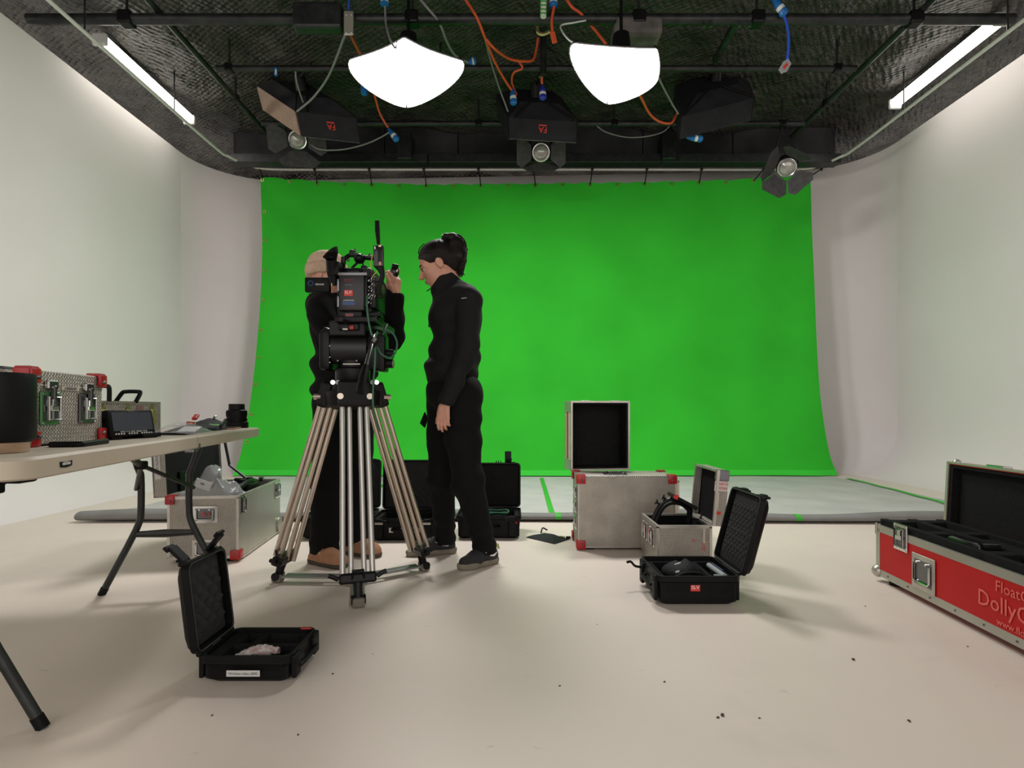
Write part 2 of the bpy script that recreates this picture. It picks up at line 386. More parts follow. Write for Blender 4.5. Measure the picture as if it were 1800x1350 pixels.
def scr(u, v, eps=0.0):
    L = v*CL[-1]; i = 0
    while i < len(CL)-2 and CL[i+1] < L: i += 1
    t = (L-CL[i])/(CL[i+1]-CL[i]); p = CP[i]*(1-t)+CP[i+1]*t
    zt = CAMH+(720-interp(TOPY, u))*7.69/1000
    z = p.z+(zt-3.95)*max(0, 1-v*2.5)
    z += (0.018*abs(math.sin(u*21*PI/2*2))-0.012)*max(0, 1-v*14)
    x = lerp(SX0, SX1, u)+0.03*math.sin(v*5)*((1-u)**8)
    e = math.exp(-u*14); e2 = math.exp(-(1-u)*12)
    y = p.y+0.018*math.sin(u*9+1.5*math.sin(v*3))*(0.3+v)+0.035*e*math.sin(u*70+v*6)*v+0.03*e2*math.sin(u*60+v*4)+0.008*math.sin(u*33+v*11)*v-eps
    y += -0.05*math.exp(-((u-0.055-0.05*v)/0.02)**2)*max(0, v-0.45)*1.6
    if v > 0.97: z = max(z, 0.014)
    return Vector((x, y, z))
scrn = thing('green_screen', 'huge bright green chroma cloth hung from rail and draped to the floor', 'green screen', (0.3, 7.0, 0))
MB().grid(scr, 150, 90).build('cloth', green_cloth, scrn, smooth=True)
MB().grid(lambda u, v: scr(u, 0.98+0.02*v, 0.006)+Vector((0, 0, 0.004)), 150, 3).build('bottom_hem', mat('green_hem', (0.03, 0.55, 0.03), 0.8), scrn, smooth=True)
gm = MB(); gm.tube([Vector((0.018*math.cos(a), 0, 0.018*math.sin(a))) for a in [2*PI*k/12 for k in range(12)]], 0.006, 6, closed=True)
ring = gm.build('grommet', brass, scrn, smooth=True, local=True)
def place_ring(p, first):
    o = ring if first else clone(ring, scrn)
    o.location = Vector(p)-Vector((0.3, 7.0, 0)); return o
GU = [0.004+0.992*k/20 for k in range(21)]
for k, u in enumerate(GU): place_ring(scr(u, 0.009)-Vector((0, 0.008, 0)), k == 0)
for v in (0.115, 0.21, 0.31, 0.41, 0.51, 0.60, 0.69, 0.79, 0.88): place_ring(scr(0.006, v)-Vector((0, 0.008, 0)), False)
for k in range(0, 21, 2):
    g = scr(GU[k], 0.009)-Vector((0, 0.012, 0)); dx = (-0.03 if k < 12 else 0.03)+(0.14 if k == 20 else 0.10 if k == 18 else 0)
    top = Vector((g.x+dx, RY-0.022, RZ-0.004))
    b = thing('bungee_cord', 'short black ball bungee tying the green cloth to the pale rail', 'bungee cord', g, 0, 'bungees along the top of the green screen')
    MB().tube([top+Vector((0, -0.005, 0.02)), top, lerp(top, g, 0.5)+Vector((0.004, 0, 0)), g], 0.007, 6).build('cord', blk, b)
    MB().sphere(top+Vector((0, -0.012, -0.01)), 0.02, 10, 8).build('ball', blk_gloss, b, smooth=True)
# grey sheet on the floor in front of the green screen
CF0 = 4.12
def sheet(u, v):
    x = lerp(-3.2+0.1*v, 3.95, u); y = lerp(CF0+0.1, 7.2, v)
    lift = 0.088*(0.8+0.2*math.sin(u*23))*math.exp(-(v*3.0)*9) if v > 0.0 else 0.088*(0.8+0.2*math.sin(u*23))
    lift *= 0.4+0.6*min(1, (1-u)*3+0.5)
    return Vector((x, y+0.05*math.sin(u*5), 0.006+lift+0.004*math.sin(u*40+v*9)*math.sin(v*17)))
gs = thing('floor_sheet', 'pale grey vinyl sheet with curled edge spread before the green screen', 'floor sheet', (0.3, 4.2, 0))
MB().grid(sheet, 90, 60).build('sheet', cloth_grey, gs, smooth=True)
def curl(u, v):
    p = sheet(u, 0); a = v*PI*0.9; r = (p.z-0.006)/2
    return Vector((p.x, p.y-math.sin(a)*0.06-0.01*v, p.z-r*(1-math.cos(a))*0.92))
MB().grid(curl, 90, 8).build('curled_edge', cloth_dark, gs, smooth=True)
def strip(pts, wd, name='green_tape', m=green_tape, parent=gs, dz=0.006):
    pts = [Vector(p) for p in pts]; A = []; B = []
    for i, p in enumerate(pts):
        t = (pts[min(i+1, len(pts)-1)]-pts[max(i-1, 0)]).normalized(); n = Vector((-t.y, t.x, 0)).normalized()*wd/2
        A.append(p+n+Vector((0, 0, dz))); B.append(p-n+Vector((0, 0, dz)))
    mb = MB(); n = len(pts); mb.add(A+B, [(i, i+1, n+i+1, n+i) for i in range(n-1)]); return mb.build(name, m, parent)
def sheet_z(x, y):
    u = (x+3.15)/7.1; v = (y-CF0-0.1)/(7.2-CF0-0.1); return sheet(min(1, max(0, u)), min(1, max(0, v))).z
def tape(px, wd=0.05):
    pts = [F(a, b) for a, b in px]; fine = []
    for a, b in zip(pts[:-1], pts[1:]):
        fine += [lerp(a, b, k/14) for k in range(14)]
    fine.append(pts[-1])
    strip([Vector((p.x, p.y, sheet_z(p.x, p.y))) for p in fine], wd)
tape([(952, 842), (960, 868), (971, 908)], 0.045); tape([(655, 868), (666, 858), (690, 846)], 0.045)
tape([(1490, 842), (1560, 859), (1648, 883), (1690, 896)], 0.06); tape([(1345, 905), (1362, 909)], 0.05)
for x in (981, 1397):
    u = (W(x, 912, 4.2).x+3.2)/7.15
    MB().grid(lambda a, b: curl(u+(a-0.5)*0.006, b)-Vector((0, 0.004, -0.002)), 2, 8).build('green_tape', green_tape, gs)

# ------------------------------------------------------------------ ceiling: pipes
def pipe(name, label, a, b, r, m=blk_paint, hang=(), extra=None):
    t = thing(name, label, 'pipe', lerp(Vector(a), Vector(b), 0.5))
    MB().cyl(a, b, r, n=14).build('tube', m, t, smooth=True)
    for k in hang:
        p = lerp(Vector(a), Vector(b), k); MB().cyl(p, (p.x, p.y, ZC), 0.012, n=6).build('hanger', blk_paint, t)
        MB().box(p, (r*2.6, r*2.6, r*2.6), None, r*0.4).build('clamp', blk_metal, t)
    return t
HP = CAMH+3.43
pA = pipe('lighting_pipe', 'thick black steel pipe crossing the ceiling from wall to wall', (-4.25, 5.0, HP), (4.4, 5.0, HP), 0.045, hang=(0.1, 0.39, 0.62, 0.74, 0.9))
pB = pipe('lighting_pipe', 'black scuffed ceiling pipe behind the two glowing softboxes', (-2.97, 5.72, HP), (3.46, 5.72, HP), 0.03, hang=(0.02, 0.35, 0.62, 0.97))
pC = pipe('lighting_pipe', 'black ceiling pipe carrying the spotlights in front of the bulkhead', (-3.0, 6.82, HP), (3.5, 6.82, HP), 0.03, hang=(0.05, 0.4, 0.65, 0.96))
pD = pipe('lighting_pipe', 'black ceiling pipe with cream conduit running lengthwise on the folding table side', (-3.1, -1, HP+0.06), (-3.1, 7.2, HP+0.06), 0.028, hang=(0.3, 0.68, 0.9))
MB().cyl((-3.14, -1, HP+0.10), (-3.14, 5.9, HP+0.10), 0.02, n=10).build('conduit', mat('cream_conduit', (0.42, 0.38, 0.31), 0.5), pD, smooth=True)
pE = pipe('lighting_pipe', 'black ceiling pipe with thin conduit running lengthwise on the red case side', (3.58, -1, HP+0.06), (3.58, 7.3, HP+0.06), 0.03, hang=(0.3, 0.68, 0.9))
MB().cyl((3.62, -1, HP+0.10), (3.62, 6.3, HP+0.10), 0.016, n=10).build('conduit', mat('cream_conduit', (0.42, 0.38, 0.31), 0.5), pE, smooth=True)
pF = pipe('drop_pipe', 'vertical black pipe dropping between the two glowing softboxes', tuple(W(955, 132, 5.62)), (0.31, 5.62, ZC), 0.032)
MB().tube(crom([W(944, 45, 5.5), W(946, 57, 5.5), W(955, 60, 5.5), W(966, 55, 5.5)], 4), 0.018, 6).build('hook', brass, pF, smooth=True)
pG = pipe('brace_pipe', 'slanting black brace pipe above the softbox with crossed seams', tuple(W(1258, 105, 5.75)), tuple(W(1296, 36, 5.1)), 0.035)
MB().box(W(560, 32, 4.95), (0.42, 0.12, 0.22), None, 0.02).build('clamp', blk_paint, pA)
for x in (522, 540, 548, 562, 1238, 1250, 1300, 1318):
    MB().cyl(W(x, 40, 4.96), W(x, 47, 4.96), 0.014, n=8).build('bolt', dark_chrome, pA)
br = thing('metal_bracket', 'grey metal hook plate hanging from the thick ceiling pipe', 'bracket', W(613, 62, 4.9))
MB().box(W(613, 41, 4.9), (0.085, 0.02, 0.21), None, 0.02).build('plate', alu_smooth, br)
for q in ((609, 26), (618, 26), (609, 57), (618, 57)): MB().sphere(W(q[0], q[1], 4.888), 0.009, 8, 6).build('rivet', chrome, br, smooth=True)
MB().cyl(W(613, 20, 4.9), W(613, -2, 4.9), 0.008, n=6).build('strap', bluecable, br)
# ------------------------------------------------------------------ ceiling: tube lights
def batten(label, x, y0, y1):
    t = thing('batten_light', label, 'tube light', (x, (y0+y1)/2, CAMH+3.55))
    z = CAMH+3.55; z2 = 4.43
    MB().b2((x-0.05, y0-0.02, z+0.045), (x+0.05, y1+0.02, z2+0.03), 0.01).build('housing', blk_paint, t)
    prof = [(math.cos(a)*0.068, math.sin(a)*0.06) for a in [PI+PI*k/12 for k in range(13)]]
    rings = [[Vector((x+px, y, z+0.03+pz)) for px, pz in prof]+[Vector((x+0.06, y, z+0.05)), Vector((x-0.06, y, z+0.05))] for y in (y0, y1)]
    MB().loft(rings).build('tube', tubem, t, smooth=True)
    for y in (y0-0.02, y1+0.02): MB().box((x, y, z+0.015), (0.145, 0.045, 0.12), None, 0.02).build('end_cap', white_pl, t)
    return t
batten('lit ceiling tube light on the folding table side, close to the green screen', -3.97, 5.5, 6.98)
batten('lit ceiling tube light on the red case side, close to the green screen', 4.47, 5.22, 6.62)
batten('added out-of-view fill tube light on the folding table side, farther from the green screen', -3.97, 2.2, 3.7)  # added out of view to brighten the front floor and objects
batten('added out-of-view fill tube light on the red case side, farther from the green screen', 4.47, 2.2, 3.7)  # its opposite number, likewise added out of view for fill
# ------------------------------------------------------------------ lit softboxes
def lit_softbox(label, C, sag, hang, ed):
    C = [Vector(c) for c in C]; ctr = sum(C, Vector())/4
    t = thing('lit_softbox', label, 'softbox', ctr)
    def q(u, v): return (C[0]*(1-u)+C[1]*u)*(1-v)+(C[3]*(1-u)+C[2]*u)*v
    def dif(u, v):
        p = q(u, v); k = (1-(2*u-1)**2); l = (1-(2*v-1)**2)
        pin = (ctr-p); e = ed[0]*k*(1-v)**3+ed[2]*k*v**3+ed[3]*l*(1-u)**3+ed[1]*l*u**3
        return p+Vector((pin.x*e, pin.y*e, 0))-Vector((0, 0, sag*k*l))
    MB().grid(dif, 14, 14).build('diffuser', diffuser, t, smooth=True)
    up = Vector((0, 0, 0.014)); edge = []
    for a in range(4):
        for k in range(14):
            s = k/14; u, v = ((s, 0), (1, s), (1-s, 1), (0, 1-s))[a]; edge.append(dif(u, v))
    rim = [p+up+(p-ctr)*0.01 for p in edge]; apex = Vector(hang)
    shell = MB(); n = len(edge)
    inner = [apex+(p-ctr)*0.16 for p in edge]
    shell.loft([[p+(p-ctr)*0.008 for p in edge], rim, inner], False, True); shell.build('shell', blk_fabric, t, smooth=True)
    MB().tube([p+(p-ctr)*0.01 for p in edge], 0.006, 5, closed=True).build('edge_piping', grey_fabric, t)
    for c in C: MB().cyl(lerp(c, apex, -0.02), lerp(c, apex, 0.06)+Vector((0, 0, .02)), 0.009, n=6).build('rod_tip', blk_metal, t)
    MB().cyl(apex+Vector((0, 0, -0.03)), apex+Vector((0, 0, 0.14)), 0.09, 0.07).build('lamp_head', blk_metal, t, smooth=True)
    MB().cyl(apex+Vector((0, 0, 0.13)), (apex.x, apex.y, ZC-0.02), 0.014, n=8).build('hanger', blk_metal, t)
    return t
lit_softbox('glowing white softbox turned cornerwise over the camera crew', [(-0.84, 4.43, CAMH+2.90), (-0.43, 4.89, CAMH+3.0), (-0.985, 5.32, CAMH+2.83), (-1.39, 4.89, CAMH+3.01)], 0.10, (-0.9, 4.95, CAMH+3.12), (0.08, -0.42, -0.42, 0.08))
lit_softbox('glowing white softbox with straight edge and rounded belly, beside the drop pipe', [(0.495, 4.5, CAMH+2.90), (1.17, 4.6, CAMH+2.92), (1.30, 5.06, CAMH+2.97), (0.87, 5.2, CAMH+2.80)], 0.12, (0.95, 4.95, CAMH+3.12), (0.06, -0.05, -0.40, -0.40))
mb = MB(); mb.box(W(1118, 60, 5.1), (0.42, 0.3, 0.18), None, 0.05)
mb.build('ballast_box', mat('dusty_grey', (0.12, 0.11, 0.10), 0.8, var=0.4, vscale=10), bpy.data.objects['lit_softbox.001'])
# ------------------------------------------------------------------ dark softboxes
def dark_softbox(label, LL, LR, UL, aim, skirt, left_mat, ribs, logo=None, hook=None):
    LL, LR, UL = Vector(LL), Vector(LR), Vector(UL); UR = UL+LR-LL; aim = Vector(aim).normalized()
    C = (LL+UR)/2; t = thing('dark_softbox', label, 'softbox', C)
    base = [LL, LR, UR, UL]; front = [p+aim*skirt for p in base]; th = 0.012
    names = ('skirt_panel', 'skirt_panel', 'skirt_panel', 'skirt_panel')
    for i in range(4):
        j = (i+1) % 4; inn = (C-(base[i]+base[j])/2).normalized()*th
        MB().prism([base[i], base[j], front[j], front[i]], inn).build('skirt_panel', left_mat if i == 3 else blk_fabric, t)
    apex = C-aim*0.12; ap = [apex+(p-C)*0.58 for p in base]; MB().prism(ap, aim*0.01).build('back_cap', blk_fabric, t)
    for i in range(4):
        j = (i+1) % 4
        def pan(u, v, i=i, j=j):
            p = (base[i]*(1-u)+base[j]*u)*(1-v)+(ap[i]*(1-u)+ap[j]*u)*v
            return p+aim*0.02*math.sin(PI*u)*math.sin(PI*v)
        MB().grid(pan, 8, 6).build('back_panel', blk_fabric, t, smooth=True)
        MB().tube([base[i], ap[i]], 0.008, 6).build('rib', blk, t)
    for a, b in ribs:
        MB().tube([lerp(LL, LR, a)-aim*0.012, lerp(ap[0], ap[1], b)-aim*0.012], 0.012, 6).build('seam', blk, t)
    MB().prism([p+aim*0.004 for p in [lerp(front[k], C+aim*skirt, 0.02) for k in range(4)]], -aim*0.01).build('diffuser', mat('unlit_diffuser', (0.55, 0.55, 0.53), 0.8), t)
    MB().cyl(apex-aim*0.13, apex+aim*0.01, 0.055, 0.07).build('lamp_head', blk_metal, t, smooth=True)
    hk = Vector(hook); MB().tube([apex-aim*0.1, lerp(apex-aim*0.1, hk, 0.5), hk], 0.016, 8).build('hanger', blk_metal, t)
    MB().box(lerp(apex-aim*0.1, hk, 0.7), (0.06, 0.06, 0.09), None, 0.01).build('clamp', dark_chrome, t)
    if logo is not None:
        r = (LR-LL).normalized(); u = -aim; c = lerp(lerp(LL, LR, logo), lerp(front[0], front[1], logo), 0.45); nn = u.cross(r)
        off = (C-(LL+LR)/2).normalized()*-0.004
        text('FA', 0.085, red_print, t, c+off, -r, -u, 'logo')
        MB().box(c+off+u*0.042, (0.085, 0.004, 0.012), Matrix((r, r.cross(u), u)).transposed()).build('logo_bar', red_print, t)
    return t
dark_softbox('unlit black softbox with tube light painted on one side in tan', W(519, 196, 6.2), W(627, 208, 6.15), W(450, 150, 6.55), (0.02, 0.60, -0.78), 0.25, painted_lit_fabric, ((0.2, 0.3), ), 0.55, W(546, 112, 5.75))
dark_softbox('unlit black softbox with a red logo, hanging under the drop pipe', W(893, 207, 6.2), W(1016, 214, 6.15), W(872, 168, 6.5), (0.02, 0.55, -0.80), 0.21, blk_fabric, ((0.1, 0.3), (0.93, 0.65)), 0.5, W(955, 122, 5.75))
dark_softbox('unlit black softbox tilted sideways with crossed seams', W(1197, 206, 6.2), W(1327, 172, 6.3), W(1186, 152, 6.55), (0.06, 0.55, -0.80), 0.22, blk_fabric, ((0.05, 0.3), (0.98, 0.6)), None, W(1255, 118, 5.78))
# ------------------------------------------------------------------ fresnel spots
def fresnel(label, c, aim, roll, R0, doors, hang):
    aim = Vector(aim).normalized(); c = Vector(c); t = thing('spotlight', label, 'spotlight', c, 0, None)
    R = frame_rot(aim); R = R @ Matrix.Rotation(roll, 3, 'Z'); X, Y, Z = R.col[0], R.col[1], R.col[2]
    MB().lathe([(R0*0.6, -0.32), (R0*1.15, -0.3), (R0*1.2, -0.05), (R0*1.15, -0.012), (R0*0.95, -0.012)], c, R, 24).build('housing', blk_metal, t, smooth=True)
    MB().lathe([(R0*0.99, -0.012), (R0*0.9, 0.006), (R0*0.6, 0.02), (R0*0.25, 0.027)], c, R, 24).build('lens', glassm, t, smooth=True)
    for k in range(1, 4): MB().tube([c+Z*(0.006+0.02*(1-(k/4)**2))+(X*math.cos(a)+Y*math.sin(a))*R0*k/4.4 for a in [2*PI*q/24 for q in range(24)]], 0.003, 5, closed=True).build('lens_ring', glassm, t)
    MB().tube([c+(X*math.cos(a)+Y*math.sin(a))*R0*1.03 for a in [2*PI*q/28 for q in range(28)]], 0.009, 6, closed=True).build('bezel', chrome, t, smooth=True)
    for ang, ln, wd, op in doors:
        d = X*math.cos(ang)+Y*math.sin(ang); s = Z.cross(d); o = c+d*R0*1.25
        e = (d*math.cos(op)+Z*math.sin(op))*ln; nn = e.cross(s).normalized()*0.004
        MB().prism([o-s*R0*0.85, o+s*R0*0.85, o+e*0.65+s*wd, o+e+s*wd*0.72, o+e-s*wd*0.72, o+e*0.65-s*wd], nn).build('barn_door', mat('barn_door_paint', (0.05, 0.048, 0.048), 0.6, 0.2, var=0.4, vscale=20), t)
    hk = Vector(hang); side = Vector((1, 0, 0)); side = (side-aim*side.dot(aim)).normalized()
    for s in (-1, 1): MB().tube([c-aim*0.15+side*s*R0*1.3, c-aim*0.15+side*s*R0*1.35+Vector((0, 0, R0*1.6)), hk+Vector((0, 0, -0.05))], 0.011, 6).build('yoke', blk_metal, t)
    MB().box(hk, (0.07, 0.075, 0.1), None, 0.01).build('clamp', dark_chrome, t)
    return t
fresnel('black spotlight with spread barn doors under the softbox with painted-on side light', W(523, 246, 6.75), (0.35, -0.85, -0.4), 0.1, 0.095, ((0, 0.21, 0.16, 0.25), (PI, 0.22, 0.16, 0.25), (-PI/2, 0.2, 0.24, 0.5), (PI/2, 0.1, 0.14, 1.2)), W(520, 217, 6.8))
fresnel('black spotlight centred under the softbox with red logo', W(951, 268, 6.8), (-0.03, -0.9, -0.42), 0.0, 0.095, ((0, 0.19, 0.17, 0.45), (PI, 0.19, 0.17, 0.45), (-PI/2, 0.16, 0.22, 1.05), (PI/2, 0.12, 0.17, 1.35)), W(951, 217, 6.82))
fresnel('black spotlight tipped over at the corner of the green cloth', W(1383, 295, 6.75), (-0.35, -0.8, -0.5), 0.45, 0.098, ((-0.3-PI/3, 0.2, 0.16, 0.5), (-PI/2-PI/3, 0.21, 0.16, 0.5), (PI/2+0.7, 0.2, 0.2, 0.9), (0.55, 0.16, 0.17, 0.9)), W(1375, 215, 6.82))
# ------------------------------------------------------------------ hanging cables
def cable(label, pts, m=orange, r=0.012, plugs=(), cat='cable'):
    P = [W(*p) for p in pts]; t = thing('hanging_cable', label, cat, P[-1])
    MB().tube(crom(P, 7), r, 7).build('lead', m, t, smooth=True)
    for (x, y, Yd, dx, dy, ln, pm) in plugs:
        a = W(x-dx*ln/2, y-dy*ln/2, Yd); b = W(x+dx*ln/2, y+dy*ln/2, Yd); ax = b-a
        R = frame_rot(ax); L = ax.length
        MB().lathe([(0.016, 0), (0.026, L*0.25), (0.032, L*0.3), (0.032, L*0.75), (0.038, L*0.76), (0.038, L*0.9), (0.022, L)], a, R, 14).build('plug', pm, t, smooth=True)
        MB().lathe([(0.034, L*0.5), (0.034, L*0.68)], a, R, 14).build('plug_band', white_pl, t, smooth=True)
    return t
cable('orange cable sweeping down to a blue plug on the softbox with red logo', [(812, -8, 4.95), (822, 5, 4.95), (839, 33, 4.95), (853, 68, 5.1), (868, 105, 5.4), (884, 135, 5.7), (899, 158, 5.9)], plugs=((902, 170, 5.93, 0.08, 1, 28, bluep),))
cable('orange cable looping from the tied knot back up to the drop pipe', [(853, 68, 5.1), (872, 88, 5.2), (897, 104, 5.45), (925, 108, 5.55), (938, 104, 5.6), (943, 85, 5.6), (946, 66, 5.58)])
cable('orange cable falling beside the loop behind the blue plug', [(912, 108, 5.55), (918, 120, 5.6), (903, 128, 5.65), (900, 145, 5.8), (908, 166, 6.1)], r=0.01)
cable('short orange cable with flat orange tag hanging at the drop pipe', [(973, -6, 4.92), (974, 10, 4.92), (970, 35, 4.92), (971, 56, 4.92)], plugs=((973, 2, 4.92, 0, 1, 20, bluep),))
MB().box(W(973, 66, 4.92), (0.045, 0.012, 0.1), Matrix.Rotation(-0.25, 3, 'Y'), 0.005).build('tag', orange, bpy.data.objects['hanging_cable.003'])
cable('orange cable running over the pipe to the straight-edged softbox', [(992, -8, 4.9), (1005, 12, 4.9), (1021, 24, 4.95), (1042, 48, 5.05), (1066, 78, 4.95)])
cable('orange cable dropping behind the cornerwise softbox to a blue plug', [(612, 52, 5.0), (620, 70, 5.2), (634, 98, 5.5), (650, 140, 5.9), (659, 170, 6.2), (668, 200, 6.4), (682, 224, 6.5)], plugs=((691, 237, 6.5, 0.6, 0.8, 26, bluep),))
cable('orange cable hanging from the straight-edged softbox to the tilted dark softbox', [(1112, 150, 5.2), (1127, 172, 5.5), (1142, 200, 5.9), (1160, 214, 6.1), (1180, 216, 6.2), (1190, 200, 6.3)])
cable('short orange cable with blue plug under the tilted dark softbox', [(1196, 215, 6.4), (1203, 230, 6.45), (1209, 239, 6.45)], plugs=((1221, 243, 6.45, 1, 0.12, 28, bluep),))
cable('short orange cable beside the central spotlight', [(935, 216, 6.8), (931, 234, 6.8), (926, 245, 6.8), (925, 258, 6.8)], r=0.01)
cable('short orange cable with dark blue plug on the drop pipe', [(953, 118, 5.66), (952, 130, 5.66), (953, 148, 5.7)], r=0.011, plugs=((954, 163, 5.75, 0.03, 1, 24, mat('deep_blue_plug', (0.02, 0.03, 0.35), 0.35)),))
cable('blue cable with a clear red-printed tag hanging from a blue plug', [(1355, -10, 4.9), (1366, 8, 4.9), (1380, 32, 4.9), (1386, 60, 4.9), (1386, 85, 4.9), (1384, 106, 4.9)], bluecable, 0.011, plugs=((1370, 12, 4.9, 0.6, 0.8, 36, bluep),))
tg = bpy.data.objects['hanging_cable.010']
MB().prism([W(x, y, 4.89) for x, y in ((1386, 103), (1391, 112), (1384, 125), (1374, 129), (1369, 122), (1377, 108))], (0, 0.006, 0)).build('tag', film, tg)
MB().prism([W(x, y, 4.885) for x, y in ((1383, 110), (1386, 113), (1379, 121), (1376, 118))], (0, 0.003, 0)).build('tag_print', red_print, tg)
cable('grey cable swinging from the hook plate to the softbox with painted-on side light', [(617, 45, 4.95), (605, 66, 5.0), (592, 100, 5.3), (575, 138, 5.7), (550, 172, 6.0), (522, 196, 6.15)], greycable, 0.011)
cable('thin grey cable from the pipe to the softbox with painted-on side light', [(520, 118, 5.72), (520, 135, 5.75), (526, 160, 5.95), (533, 180, 6.1)], greycable, 0.008)
cable('grey cable dropping in front of the cornerwise softbox', [(676, -8, 4.85), (677, 20, 4.85), (679, 45, 4.75), (686, 70, 4.5), (695, 84, 4.45), (699, 72, 4.5)], greycable, 0.009, plugs=((676, 2, 4.85, 0, 1, 16, bluep),))
cable('grey cable curving past the cornerwise softbox to a small blue plug', [(735, -5, 4.9), (752, 15, 4.9), (772, 40, 5.0), (785, 72, 5.2), (800, 97, 5.5), (822, 110, 5.65)], greycable, 0.011, plugs=((830, 108, 5.68, 1, -0.2, 14, bluep),))
cable('thin grey cable stretched to the corner of the softbox with red logo', [(853, 70, 5.1), (862, 105, 5.5), (876, 150, 5.9), (893, 196, 6.15)], greycable, 0.008)
cable('thin white cable from the thick pipe to the straight-edged softbox', [(1030, 36, 4.94), (1008, 40, 4.94), (986, 45, 4.94), (990, 58, 4.8), (1000, 70, 4.6), (1010, 76, 4.52)], whitecable, 0.007)
cable('grey cable linking the straight-edged softbox and the tilted dark softbox', [(1155, 131, 5.05), (1165, 152, 5.4), (1180, 180, 5.9), (1192, 200, 6.15)], greycable, 0.009)
cable('grey cable drooping before the bulkhead to the first spotlight', [(688, 230, 6.5), (668, 242, 6.6), (640, 254, 6.7), (600, 263, 6.78), (560, 262, 6.78), (538, 246, 6.85)], greycable, 0.009)
cable('thin dark cable drooping before the bulkhead beside the central spotlight', [(1045, 218, 6.82), (1065, 232, 6.85), (1100, 241, 6.9), (1135, 240, 6.9), (1165, 232, 6.85), (1180, 218, 6.82)], greycable, 0.007)
t = thing('cable_clip', 'small blue clip on the scuffed ceiling pipe', 'clip', W(485, 133, 5.68)); MB().box(W(485, 126, 5.68), (0.03, 0.03, 0.08), None, 0.006).build('clip', bluep, t); MB().box(W(485, 126, 5.663), (0.016, 0.004, 0.05), None, 0.001).build('print', white_pl, t)
t = thing('wall_plug', 'blue and white plug hanging behind the cornerwise softbox', 'plug', W(640, 165, 5.9)); MB().lathe([(0.03, 0), (0.036, 0.03), (0.036, 0.07), (0.03, 0.075)], W(640, 166, 5.9), None, 14).build('plug', bluep, t, smooth=True); MB().lathe([(0.032, 0.076), (0.032, 0.12), (0.01, 0.14)], W(640, 166, 5.9), None, 14).build('collar', white_pl, t, smooth=True); MB().cyl(W(640, 150, 5.9), (W(640, 150, 5.9).x, 5.76, HP), 0.006, n=6).build('lead', greycable, t)
t = thing('label_tube', 'thin green and white striped tube hanging at the drop pipe', 'tube', W(955, 28, 4.9)); MB().cyl(W(955, 30, 4.9), W(956, -10, 4.9), 0.026, n=10).build('tube', white_pl, t, smooth=True)
for k in range(4): MB().tube([W(955+9*math.cos(a)*0.6, 4+k*7+2*math.sin(a), 4.9)+Vector((0, -0.03*math.sin(a), 0)) for a in [2*PI*q/10 for q in range(10)]], 0.006, 5, closed=True).build('stripe', green_tape, t)
